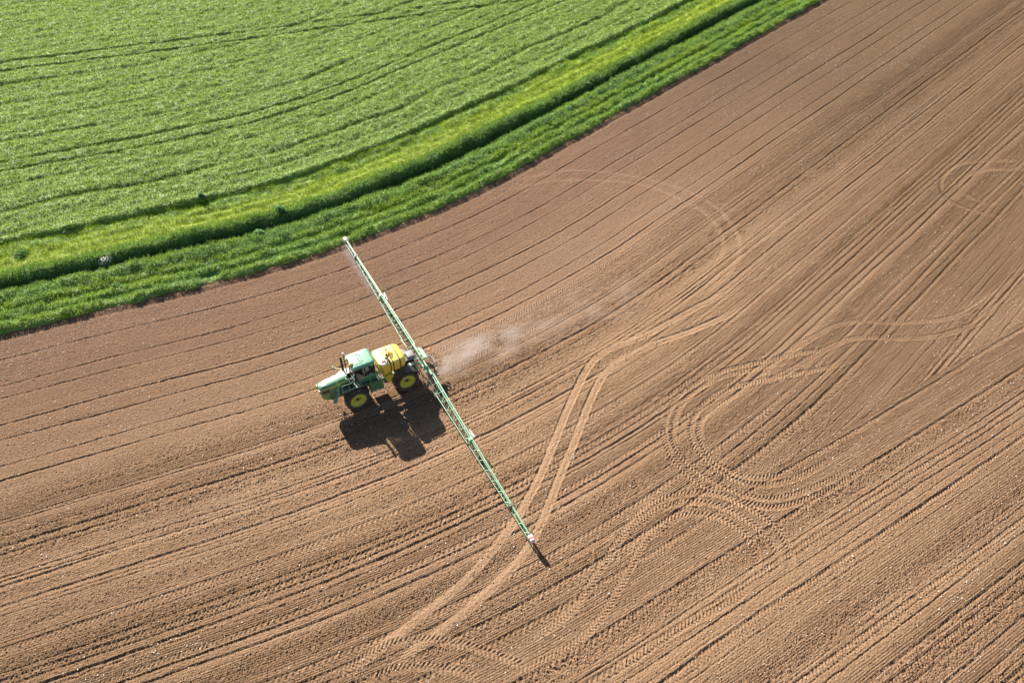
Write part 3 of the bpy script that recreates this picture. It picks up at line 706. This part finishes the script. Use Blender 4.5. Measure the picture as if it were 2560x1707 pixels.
# hood
def hood_sec(x, w, zt, zb, r=.14):
    return [(x, -w, zb), (x, w, zb), (x, w, zt-r), (x, w-r*.35, zt-r*.35), (x, w-r, zt), (x, 0, zt+.03), (x, -w+r, zt), (x, -w+r*.35, zt-r*.35), (x, -w, zt-r)]
secs = [hood_sec(4.34, .26, 2.40, 2.02, .10), hood_sec(4.30, .34, 2.50, 1.92), hood_sec(4.15, .405, 2.58, 1.86), hood_sec(3.7, .43, 2.63, 1.84), hood_sec(3.0, .44, 2.70, 1.84), hood_sec(2.35, .45, 2.77, 1.84), hood_sec(2.15, .45, 2.79, 1.84)]
hood = MB().loft(secs).build('hood', M['green'], SP, True)
for sy in (-1, 1):
    y = sy*.436
    MB().hull8([(3.98, y, 2.44), (2.30, y+sy*.018, 2.60), (2.30, y+sy*.026, 2.60), (3.98, y+sy*.010, 2.44), (3.98, y, 2.49), (2.30, y+sy*.018, 2.66), (2.30, y+sy*.026, 2.66), (3.98, y+sy*.010, 2.49)]) if False else None
    b = MB(); b.bar((4.02, sy*.437, 2.40), (2.32, sy*.452, 2.56), .012, .055); b.build('stripe', M['yellow'], hood)
    b = MB(); b.hull8([(4.22, sy*.36, 1.98), (3.62, sy*.425, 1.98), (3.62, sy*.445, 1.98), (4.22, sy*.405, 1.98), (4.20, sy*.36, 2.30), (3.70, sy*.425, 2.36), (3.70, sy*.445, 2.36), (4.20, sy*.405, 2.30)]); b.build('side_grille', M['black'], hood)
    b = MB(); b.box(4.16, 4.37, sy*.20, sy*.37, 2.30, 2.40, .02); b.build('headlight', M['white'], hood)
    b = MB(); b.box(3.72, 4.12, sy*.08, sy*.26, 2.60, 2.645, .008)
    b.build('intake_grille', M['grey'], hood)
MB().box(2.16, 2.34, -.30, .30, 2.75, 2.86, .03).build('hood_latch', M['green'], hood)
# nose below the hood, front weight frame
MB().loft([[(4.22, -.34, 1.45), (4.22, .34, 1.45), (4.26, .36, 1.9), (4.26, -.36, 1.9)], [(3.9, -.40, 1.20), (3.9, .40, 1.20), (3.9, .42, 1.9), (3.9, -.42, 1.9)], [(3.3, -.40, 1.15), (3.3, .40, 1.15), (3.3, .42, 1.86), (3.3, -.42, 1.86)]]).build('nose', M['green'], SP, True)
b = MB()
for y in (-.5, .5): b.bar((3.75, y, 1.5), (3.3, y, .82), .06); b.bar((3.3, y, .82), (3.15, y, 1.3), .05)
b.bar((3.3, -.5, .85), (3.3, .5, .85), .06); b.build('tow_frame', M['green'], SP)
MB().box(2.0, 3.3, -.42, .42, 1.42, 1.86, .02).build('engine', M['black'], SP)

# cab
cx0, cx1 = .22, 1.78
cab = MB(); cab.box(cx0, cx1, -.70, .70, 1.75, 2.05, .03); cab = cab.build('cab', M['black'], SP)
for (x, y) in ((cx0+.04, .68), (cx0+.04, -.68), (cx1-.03, .60), (cx1-.03, -.60), (.95, .715), (.95, -.715)):
    xt = x-.10 if x > 1.5 else x; MB().bar((x, y, 2.0), (xt, y*.97, 3.60), .07).build('pillar', M['black'], cab)
for z in (2.05, 3.58):
    for sy in (-1, 1): MB().bar((cx0+.04, sy*.69, z), (cx1-.06, sy*.62, z), .05).build('side_rail', M['black'], cab)
for sy in (-1, 1):
    g = MB(); g.hull8([(cx0+.06, sy*.705, 2.05), (cx1-.05, sy*.635, 2.05), (cx1-.05, sy*.645, 2.05), (cx0+.06, sy*.715, 2.05), (cx0+.06, sy*.68, 3.58), (cx1-.14, sy*.61, 3.58), (cx1-.14, sy*.62, 3.58), (cx0+.06, sy*.69, 3.58)]); g.build('side_window', M['glass'], cab)
MB().hull8([(cx1-.02, -.60, 2.02), (cx1-.02, .60, 2.02), (cx1-.03, .60, 2.02), (cx1-.03, -.60, 2.02), (cx1-.12, -.57, 3.6), (cx1-.12, .57, 3.6), (cx1-.13, .57, 3.6), (cx1-.13, -.57, 3.6)]).build('windscreen', M['glass'], cab)
MB().box(.45, .95, -.25, .25, 2.15, 2.45, .06).box(.35, .50, -.25, .25, 2.40, 3.05, .06).box(.36, .48, -.14, .14, 3.07, 3.25, .04).build('seat', M['grey'], cab, True)
MB().tube([(1.55, 0, 2.0), (1.38, 0, 2.75)], .05).lathe([(.19, 2.76), (.21, 2.78), (.19, 2.80)], (1.36, 0, 0), 'z', 20).build('steering_column', M['black'], cab)
MB().box(.75, 1.0, .27, .52, 2.3, 2.62, .03).build('armrest', M['grey'], cab)
# green door panel with rounded window sill
P = [(.20, 2.0), (1.60, 2.0), (1.52, 2.15), (1.30, 2.38), (1.05, 2.56), (.80, 2.66), (.45, 2.70), (.20, 2.70)]
MB().loft([[(x, .722, z) for x, z in P], [(x, .755, z) for x, z in P]]).build('door', M['green'], cab)
MB().loft([[(x, -.722, z) for x, z in P], [(x, -.755, z) for x, z in P]]).build('door', M['green'], cab)
# roof
rf = MB()
def roof_sec(z, i, r):
    x0, x1, y0 = .12+i, 1.86-i, .80-i
    pts = []
    for (cx_, cy_, a0) in ((x1-r, y0-r, 0), (x0+r, y0-r, 90), (x0+r, -y0+r, 180), (x1-r, -y0+r, 270)):
        for k in range(5): a = math.radians(a0+22.5*k); pts.append((cx_+r*math.cos(a), cy_+r*math.sin(a), z))
    return pts
rf.loft([roof_sec(3.60, .05, .2), roof_sec(3.64, .0, .22), roof_sec(3.74, .0, .22), roof_sec(3.82, .07, .2), roof_sec(3.85, .18, .16)])
roof = rf.build('roof', M['roof'], SP, True)
b = MB()
for y in (-.24, 0.0, .24): b.box(.86, 1.22, y-.012, y+.012, 3.845, 3.868)
for y0_, y1_ in ((-.55, -.34), (.55, .34)):
    b.bar((1.62, y0_, 3.852), (.86, y1_, 3.856), .025, .02); b.bar((1.50, y0_*.72, 3.852), (.98, y1_*1.55, 3.856), .02, .02)
b.bar((.34, -.6, 3.85), (.34, .6, 3.85), .02, .016)
b.build('roof_rib', M['green'], roof)
MB().lathe([(.13, 3.70), (.14, 3.84), (.12, 3.93), (.07, 3.97), (.001, 3.98)], (1.78, .30, 0), 'z', 18).build('receiver', M['yellow'], roof, True)
MB().box(1.55, 1.80, .22, .46, 3.66, 3.86, .03).build('receiver_mount', M['deck'], roof)
MB().lathe([(.055, 3.45), (.06, 3.62), (.03, 3.66), (.001, 3.665)], (1.86, .60, 0), 'z', 12).build('beacon', M['orange'], roof, True)
for y in (-.62, .62):
    MB().box(1.84, 1.93, y-.09, y+.09, 3.50, 3.60, .015).build('work_lamp', M['white'], roof)
MB().tube([(2.22, -.52, 2.55), (2.22, -.52, 3.95), (2.30, -.50, 4.08)], [.085, .085, .055], 12).build('exhaust', M['black'], SP, True)
MB().tube([(1.95, -.72, 2.1), (1.93, -.74, 4.0)], .035, 8).build('air_pipe', M['black'], SP)
MB().lathe([(.07, 3.98), (.085, 4.0), (.085, 4.12), (.05, 4.16), (.001, 4.165)], (1.93, -.74, 0), 'z', 14).build('air_cap', M['white'], SP, True)
for sy, x in ((-1, 2.75), (1, 2.1)):
    a = MB().bar((x-.6, sy*.62, 2.6 if sy < 0 else 3.3), (x, sy*(1.22 if sy < 0 else 1.0), 2.55 if sy < 0 else 3.2), .03)
    if sy < 0: a.bar((x, -1.22, 1.85), (x, -1.22, 2.55), .03)
    a = a.build('mirror_arm', M['green'], SP)
    MB().box(x-.03, x+.03, sy*(1.22 if sy < 0 else 1.0)-.10, sy*(1.22 if sy < 0 else 1.0)+.10, 2.35 if sy < 0 else 2.95, 2.68 if sy < 0 else 3.25, .015).build('mirror', M['green' if sy < 0 else 'black'], a)

# platform with rails and the ladder on the near side
MB().box(-.05, 2.95, .50, 1.00, 2.03, 2.09, .01).box(.0, 2.9, .98, 1.02, 1.94, 2.11).build('platform', M['deck'], SP)
b = MB(); zr = 2.11
for x in (2.85, 2.35, 1.88): b.tube([(x, 1.0, zr), (x, 1.0, 2.78)], .018, 6)
b.tube([(2.85, 1.0, 2.78), (1.88, 1.0, 2.78), (1.83, .98, 3.1), (2.35, .80, 3.1), (2.40, .55, 3.0)], .02, 6)
b.tube([(2.95, 1.0, 2.16), (1.88, 1.0, 2.16)], .022, 6); b.tube([(1.88, 1.0, 3.05), (1.88, 1.0, 2.16)], .018, 6)
b.tube([(1.4, 1.0, 2.1), (1.55, .85, 2.7), (.55, .98, 2.75), (.02, .98, 2.75), (.02, 1.0, 2.1)], .018, 6); b.tube([(.75, 1.0, 2.1), (.75, .98, 2.75)], .018, 6)
b.build('handrail', M['boom'], SP)
b = MB()
for y in (.56, .94): b.tube([(3.02, y, 2.95), (3.12, y, 2.15), (3.50, y, 1.15)], .022, 6)
for k in range(5):
    t = k/4; b.box(3.12+.38*t-.06, 3.12+.38*t+.06, .57, .93, 2.10-.95*t, 2.13-.95*t)
b.build('ladder', M['boom'], SP)
b = MB()
for k in range(4): b.tube([(2.5-.1*k, .52, 1.9), (2.4-.12*k, .62+.05*k, 2.2), (2.2-.1*k, .60, 2.35+.05*k), (1.95, .56, 2.2)], .022, 6)
b.box(1.9, 2.5, .46, .62, 2.10, 2.35, .02); b.build('hose', M['black'], SP)

# boxes under the platform
tb = MB().box(-.18, .86, .55, 1.02, .98, 1.98, .05).build('tool_box', M['green'], SP, True)
MB().box(.25, .50, 1.015, 1.028, 1.10, 1.16).build('plate', M['white'], tb)
MB().box(-.16, .86, -1.02, -.55, .98, 1.98, .05).build('fuel_tank', M['green'], SP, True)
ib = MB().box(-1.0, -.36, .55, 1.04, 1.72, 2.08, .05).build('induction_hopper', M['yellow'], SP, True)
MB().lathe([(.06, 1.28), (.20, 1.40), (.25, 1.60), (.25, 1.74)], (-.66, .80, 0), 'z', 22).build('hopper_bowl', M['rim'], ib, True)
MB().tube([(-.66, .80, 1.3), (-.66, .70, 1.05), (-.4, .55, 1.0)], .05).build('valve', M['black'], ib)
b = MB()
for (x, y) in ((-.28, .98), (-.12, .80)): b.tube([(x, y, 1.9), (x+.05, y, 2.7), (x+.1, y-.1, 3.1)], .022, 6)
b.tube([(.10, .72, 2.2), (.05, .95, 3.0), (-.02, .80, 3.5)], .02, 6); b.build('pipe', M['steel'], SP)
MB().lathe([(.001, 2.14), (.05, 2.16), (.07, 2.21), (.05, 2.26), (.001, 2.28)], (-.22, 1.0, 0), 'z', 12).build('foam_ball', M['white'], SP, True)
MB().lathe([(.09, 0), (.11, .03), (.11, .20), (.09, .23)], (-.32, .86, 1.62), 'y', 16).build('filter', M['black'], SP)

# tank
def tank_sec(x, w, zt, zb, r=.28, crown=.05):
    p = []
    for (cy, cz, a0, rr) in ((w-.16, zb+.16, -90, .16), (w-r, zt-r, 0, r)):
        for k in range(5): a = math.radians(a0+22.5*k); p.append((x, cy+rr*math.cos(a), cz+rr*math.sin(a)))
    p.append((x, (w-r)*.5, zt+crown*.8)); p.append((x, 0, zt+crown))
    return p+[(q[0], -q[1], q[2]) for q in p[-2::-1]]
T0, T1 = -.10, -2.14
tz = 3.18
secs = [tank_sec(T0, .80, tz-.14, 2.34, .16), tank_sec(T0-.05, .88, tz-.05, 2.27, .16), tank_sec(T0-.15, .91, tz-.01, 2.24, .15), tank_sec(T0-.75, .92, tz+.02, 2.22, .15), tank_sec(-1.6, .91, tz+.02, 2.24, .16),
        tank_sec(T1+.22, .87, tz-.01, 2.28, .18), tank_sec(T1+.06, .79, tz-.08, 2.36, .20), tank_sec(T1, .68, tz-.20, 2.46, .22)]
tank = MB().loft(secs).build('tank', M['tank'], SP, True)
MB().lathe([(.36, tz-.9), (.37, tz-.08), (.35, tz+.05), (.34, tz+.06)], (-.47, .58, 0), 'z', 30).build('tank_neck', M['tank'], tank, True)
lid = MB().lathe([(.325, tz+.05), (.32, tz+.085), (.27, tz+.10), (.001, tz+.11)], (-.47, .58, 0), 'z', 30).build('lid', M['silver'], tank, True)
b = MB(); b.bar((-.62, .52, tz+.125), (-.40, .70, tz+.125), .03, .02); b.bar((-.50, .40, tz+.125), (-.38, .60, tz+.125), .02, .02); b.build('lid_clamp', M['black'], lid)
b = MB(); b.bar((-.64, .70, tz+.13), (-.42, .56, tz+.13), .04, .02); b.box(-.66, -.58, .62, .72, tz+.11, tz+.15); b.build('warning_label', M['red'], lid)
for xs in (-.93, -1.14, -1.66):
    w, zt = .915, tz+.03
    pr = [(w-.03, 2.24), (w+.012, 2.40), (w+.012, tz-.11), (w-.035, tz+.0), (w-.15, tz+.05), (.45, tz+.075), (.0, tz+.10), (-.45, tz+.075), (-w+.15, tz+.05), (-w+.035, tz+.0), (-w-.012, tz-.11), (-w-.012, 2.40), (-w+.03, 2.24)]
    b = MB()
    for a, c2 in zip(pr, pr[1:]): b.bar((xs, a[0], a[1]), (xs, c2[0], c2[1]), .065, .02) if False else b.hull8([(xs-.035, a[0], a[1]), (xs+.035, a[0], a[1]), (xs+.035, c2[0], c2[1]), (xs-.035, c2[0], c2[1]), (xs-.035, a[0]*.985, a[1]-.012), (xs+.035, a[0]*.985, a[1]-.012), (xs+.035, c2[0]*.985, c2[1]-.012), (xs-.035, c2[0]*.985, c2[1]-.012)])
    b.build('strap', M['black'], tank)
b = MB(); b.box(-.30, -.27, .918, .93, 2.62, 2.80); b.bar((-.34, .925, 2.86), (-.22, .925, 2.78), .02, .03); b.bar((-.30, .925, 2.66), (-.38, .925, 2.58), .02, .03); b.build('emblem', M['black'], tank)
b = MB(); b.tube([(-.28, .93, 2.10), (-.28, .93, 2.62)], .010, 6); b.build('sight_tube', M['black'], tank)
b = MB(); b.tube([(-.75, .20, tz+.10), (-.9, .05, tz+.22), (-1.15, -.1, tz+.20), (-1.25, -.35, tz+.14), (-1.0, -.6, tz+.06)], .035, 8)
b.tube([(-.2, -.35, tz+.08), (-.75, -.38, tz+.13), (-1.0, -.2, tz+.2), (-1.3, .1, tz+.18), (-1.25, .35, tz+.12), (-1.05, .35, tz+.1)], .028, 8)
b.lathe([(.15, tz+.06), (.15, tz+.14), (.11, tz+.16), (.001, tz+.17)], (-1.25, .02, 0), 'z', 18)
b.box(-1.02, -.88, -.12, .02, tz+.1, tz+.2, .02); b.build('manifold', M['tank'], tank, True)
MB().tube([(-.74, .36, tz+.12), (-.86, .50, tz+.16), (-.93, .62, tz+.12), (-.95, .80, tz+.05)], .05, 8).build('black_hose', M['black'], tank, True)
MB().tube([(-.1, -.82, 2.4), (-.06, -.5, tz+.02), (-.09, .15, tz+.0), (-.05, .62, tz-.25), (.0, .86, 2.3)], .028, 8).build('guard_rail', M['tank'], tank, True)

# rear: clean-water tank, lift arms, centre frame
rb = MB().box(-3.12, -2.50, -.50, .20, 1.92, 2.28, .05, .03, .03).build('rinse_tank', M['grey'], SP, True)
MB().box(-3.0, -2.3, -.42, .12, 1.55, 1.92, .02).build('rinse_tank_shelf', M['black'], SP)
gb = MB().box(-2.82, -2.45, .34, .66, 1.55, 1.82, .03).build('valve_box', M['deck'], SP, True)
MB().box(-2.80, -2.47, .36, .64, 1.82, 1.88, .01).build('valve_box_lid', M['white'], gb)
for sy in (-1, 1):
    b = MB(); b.bar((-2.6, sy*.45, 1.75), (-3.5, sy*.45, 1.45), .09); b.bar((-2.8, sy*.45, 1.25), (-3.5, sy*.45, .95), .09); b.tube([(-2.7, sy*.38, 1.3), (-3.3, sy*.38, 1.6)], .05)
    b.build('lift_arm', M['boom'], SP)
fr = MB()
for z in (.80, 1.55): fr.bar((-3.62, -1.0, z), (-3.62, 1.0, z), .11)
for y in (-1.0, -.45, .45, 1.0): fr.bar((-3.62, y, .75), (-3.62, y, 1.6), .09)
fr.bar((-3.80, -.85, 1.72), (-3.80, .30, 1.72), .20, .10); fr.bar((-3.98, -.75, 1.62), (-3.98, .25, 1.62), .07)
for y in (-.7, -.2, .2): fr.bar((-3.62, y, 1.65), (-4.05, y, 1.55), .07)
fr.bar((-3.62, -1.0, .8), (-3.62, -.45, 1.55), .05); fr.bar((-3.62, 1.0, .8), (-3.62, .45, 1.55), .05)
frame = fr.build('centre_frame', M['boom'], SP)
b = MB()
r5 = np.random.RandomState(9)
for k in range(7):
    y = -.5+.2*k; q = r5.rand(4)*.25
    b.tube([(-3.0, y*.6, 1.55+q[0]), (-3.3, y*.8+q[1]*.6, 1.75+q[2]), (-3.6, y, 1.45+q[3]), (-3.85, y+.1, 1.2), (-3.9, y*1.4, .9)], .022, 6)
b.build('hose_bundle', M['steel'], frame)
b = MB()
for k in range(6): b.tube([(-3.75, .35+.04*k, 1.35-.05*k), (-4.05, .55+.05*k, 1.25-.08*k), (-4.3, .85, 1.0-.05*k), (-4.1, 1.2, .75)], .03, 6)
b.lathe([(.16, -.06), (.19, 0), (.16, .06)], (-4.42, .72, 1.05), 'y', 18); b.build('coiled_hose', M['black'], frame)
b = MB(); b.tube([(-3.95, -.40, 1.5), (-4.4, .05, 1.3), (-4.5, .60, 1.15)], .045, 8); b.tube([(-3.95, -.25, 1.35), (-4.3, .15, 1.15), (-4.4, .65, 1.0)], .03, 8); b.build('damper', M['white'], frame, True)
b = MB(); b.bar((-3.9, -.45, 1.5), (-4.45, -.50, 1.45), .04); b.build('lamp_bracket', M['black'], frame)
MB().box(-4.58, -4.44, -.58, -.40, 1.40, 1.58, .03).build('rear_lamp', M['orange'], frame, True)
for y in (-.95, 1.05):
    MB().tube([(-4.15, y, .75), (-4.15, y, 1.75)], .022, 6).build('marker_rod', M['black'], frame)
MB().box(-4.4, -4.15, 1.0, 1.5, .55, .75, .02).build('foam_unit', M['dusty'], frame)

# boom wings: beam, three truss sections, hinges, end plate
BX = -3.67
def wing(sy):
    def H(y): return .74-.46*(y-1.1)/15.7     # truss height
    def WD(y): return .50-.34*min(1, (y-1.1)/13.5)
    ZB = .60
    top = MB()
    ys = [1.15, 8.25, 14.1, 16.55]
    root = MB().bar((BX, sy*1.0, ZB+.80), (BX, sy*1.75, ZB+.76), .13, .11).build('boom_wing', M['boom'], SP)
    for i in range(3):
        a, b_ = ys[i]+(.12 if i else .55), ys[i+1]-.12
        m = MB()
        ha, hb = H(a), H(b_); wa, wb = WD(a), WD(b_)
        xr, xf = (lambda w: BX-w*.28), (lambda w: BX+w*.72)
        tw = (.085, .07, .055)[i]
        m.bar((xr(wa), sy*a, ZB+ha), (xr(wb), sy*b_, ZB+hb), tw, .06)                     # top chord
        m.bar((xr(wa)+.14*(1-.3*i), sy*a, ZB+ha-.03), (xr(wb)+.12*(1-.3*i), sy*b_, ZB+hb-.02), tw*.6, .05)
        m.bar((xf(wa), sy*a, ZB), (xf(wb), sy*b_, ZB), tw*.62, .06)                        # front lower chord
        m.bar((xr(wa), sy*a, ZB), (xr(wb), sy*b_, ZB), tw*.62, .06)
        n = int((b_-a)/(.85 if i < 2 else .6))
        for k in range(n+1):
            y = a+(b_-a)*k/n; h, w = H(y), WD(y); y2 = a+(b_-a)*min(k+.5, n)/n; y3 = a+(b_-a)*min(k+1, n)/n
            m.bar((xr(w), sy*y, ZB), (xr(w), sy*y, ZB+h), .035)
            m.bar((xr(w), sy*y, ZB+h), (xf(w), sy*y2, ZB), .034); m.bar((xf(w), sy*y2, ZB), (xr(w), sy*y3, ZB+H(y3)), .034)
            m.bar((xr(w), sy*y, ZB), (xf(w), sy*y2, ZB), .03)
            m.bar((xr(w), sy*y, ZB+h-.01), (xr(w)+.14*(1-.3*i), sy*y, ZB+h-.03), .05)
        m.build('boom_section', M['boom'], root)
    for i, y in enumerate((8.25, 14.1)):
        h = H(y); m = MB().box(BX-.18, BX+.16, sy*(y-.12), sy*(y+.12), ZB+h-.10, ZB+h+.05, .02)
        m.box(BX-.20, BX+.16, sy*(y-.10), sy*(y+.10), ZB-.04, ZB+h-.1)
        m.build('hinge', M['boom' if (i == 0) else 'deck'], root)
        if i == 0:
            c_ = MB().tube([(BX-.26, sy*(y-.75), ZB+h+.02), (BX-.30, sy*(y+.05), ZB+h+.1)], .04, 8).tube([(BX-.10, sy*(y-.5), ZB+h+.05), (BX-.30, sy*(y+.05), ZB+h+.1)], .03, 8)
            c_.build('fold_cylinder', M['white'], root)
    m = MB().tube([(BX+.12, sy*1.3, ZB-.10), (BX+.12, sy*16.5, ZB-.10)], .022, 6)
    for k in range(31): y = 1.3+k*.5; m.tube([(BX+.12, sy*y, ZB-.09), (BX+.12, sy*y, ZB-.24)], .022, 6)
    m.build('spray_line', M['black'], root)
    m = MB().tube([(BX-.02, sy*1.3, ZB+.5), (BX+.02, sy*8, ZB+.36), (BX, sy*16, ZB+.18)], .028, 6); m.build('feed_hose', M['black'], root)
    pl = MB().box(BX-.17, BX+.15, sy*16.55, sy*17.02, ZB-.02, ZB+.36, .05).build('end_plate', M['white'], root, True)
    b2 = MB(); b2.hull8([(BX-.176, sy*16.80, ZB+.05), (BX+.156, sy*16.72, ZB+.05), (BX+.156, sy*16.80, ZB+.05), (BX-.176, sy*16.90, ZB+.05), (BX-.176, sy*16.80, ZB+.366), (BX+.156, sy*16.72, ZB+.366), (BX+.156, sy*16.80, ZB+.366), (BX-.176, sy*16.90, ZB+.366)])
    b2.build('red_stripe', M['red'], pl)
    MB().tube([(BX, sy*17.0, ZB+.05), (BX, sy*17.15, ZB-.1), (BX, sy*17.12, ZB-.35)], .02, 6).build('feeler', M['black'], pl)
    # slanted stay from the frame to the wing
    MB().tube([(BX+.55, sy*1.0, 1.0), (BX+.45, sy*1.9, ZB+.5), (BX+.42, sy*3.3, ZB)], .035, 6).build('stay', M['dusty'], root)
for sy in (-1, 1): wing(sy)

# ------------------------------------------------------------------ dust and spray
def volume(name, P, density, col, noise, lo, hi, fall, label, cat):
    """a closed hull around a path; density fades to its rim and along it"""
    m = MB(); secs = []; n = 14
    for i, (x, y, z, ry, rzz) in enumerate(P):
        a = Vector(P[max(i-1, 0)][:2]); b = Vector(P[min(i+1, len(P)-1)][:2]); d = (b-a).normalized(); nn = Vector((-d.y, d.x))
        secs.append([(x+nn.x*ry*math.cos(2*math.pi*k/n), y+nn.y*ry*math.cos(2*math.pi*k/n), max(z+rzz*math.sin(2*math.pi*k/n), .03)) for k in range(n)])
    m.loft(secs)
    def f(nt_, out):
        k = N(nt_); pos = k.new('ShaderNodeNewGeometry').outputs['Position']; sep = k.new('ShaderNodeSeparateXYZ', {0: pos})
        st = k.new('ShaderNodeVectorMath', {0: pos, 1: (.55, 1.0, 1.0)}, operation='MULTIPLY').outputs[0]
        d = k.ramp(k.noise(st, noise, 4, .62), lo, hi); along, across = fall(k, sep)
        d = k.math('MULTIPLY', k.math('MULTIPLY', d, along), across)
        v = k.new('ShaderNodeVolumePrincipled', {'Color': rgba(col), 'Density': k.math('MULTIPLY', d, density), 'Anisotropy': .1})
        nt_.links.new(v.outputs[0], out.inputs[1])
    return tag(m.build(name, mat(name, f), None), label, cat, kind='stuff')
def fall_dust(k, sep):
    x, y, z = sep.outputs
    along = k.math('MULTIPLY', k.math('MULTIPLY', k.ramp(x, -26.0, -17.0), k.ramp(x, -2.0, -4.5)), k.math('MULTIPLY_ADD', k.ramp(x, -14.0, -4.0), .65, .35))
    yc = k.math('MULTIPLY', k.math('ADD', x, 4.0), -.022)            # centre line of the plume
    dy = k.math('ABSOLUTE', k.math('SUBTRACT', y, k.math('ADD', yc, .45)))
    wd = k.math('MULTIPLY_ADD', k.math('ADD', x, 4.0), -.06, 1.3)
    q = k.ramp(k.math('DIVIDE', dy, wd), 1.6, .1)
    return along, k.math('MULTIPLY', k.math('POWER', q, 1.5), k.ramp(z, 2.0, .1))
volume('dust_cloud', [(-2.4, .4, .7, .9, .6), (-5, .4, .8, 2.2, .8), (-10, .5, .95, 3.0, 1.0), (-16, .7, 1.1, 3.5, 1.1), (-22, .9, 1.1, 3.6, 1.1), (-25.8, 1.0, 1.0, 1.6, .8)],
       1.1, (.96, .90, .87), .60, .44, .76, fall_dust, 'pale dust cloud drifting behind the sprayer', 'dust')
def fall_mist(k, sep):
    x, y, z = sep.outputs
    return k.math('MULTIPLY', k.ramp(y, -7.5, -12.5), k.ramp(y, -16.9, -15.5)), k.math('MULTIPLY', k.ramp(k.math('ABSOLUTE', k.math('SUBTRACT', x, -3.38)), .42, .02), k.ramp(z, 1.0, .1))
volume('spray_mist', [(-3.25, -7.2, .4, .5, .36), (-3.25, -11, .4, .6, .38), (-3.25, -16.9, .4, .6, .38)], 0.6, (.90, .92, 1.0), 1.2, .25, .7, fall_mist,
       'bluish spray mist hanging under the far boom wing', 'mist')
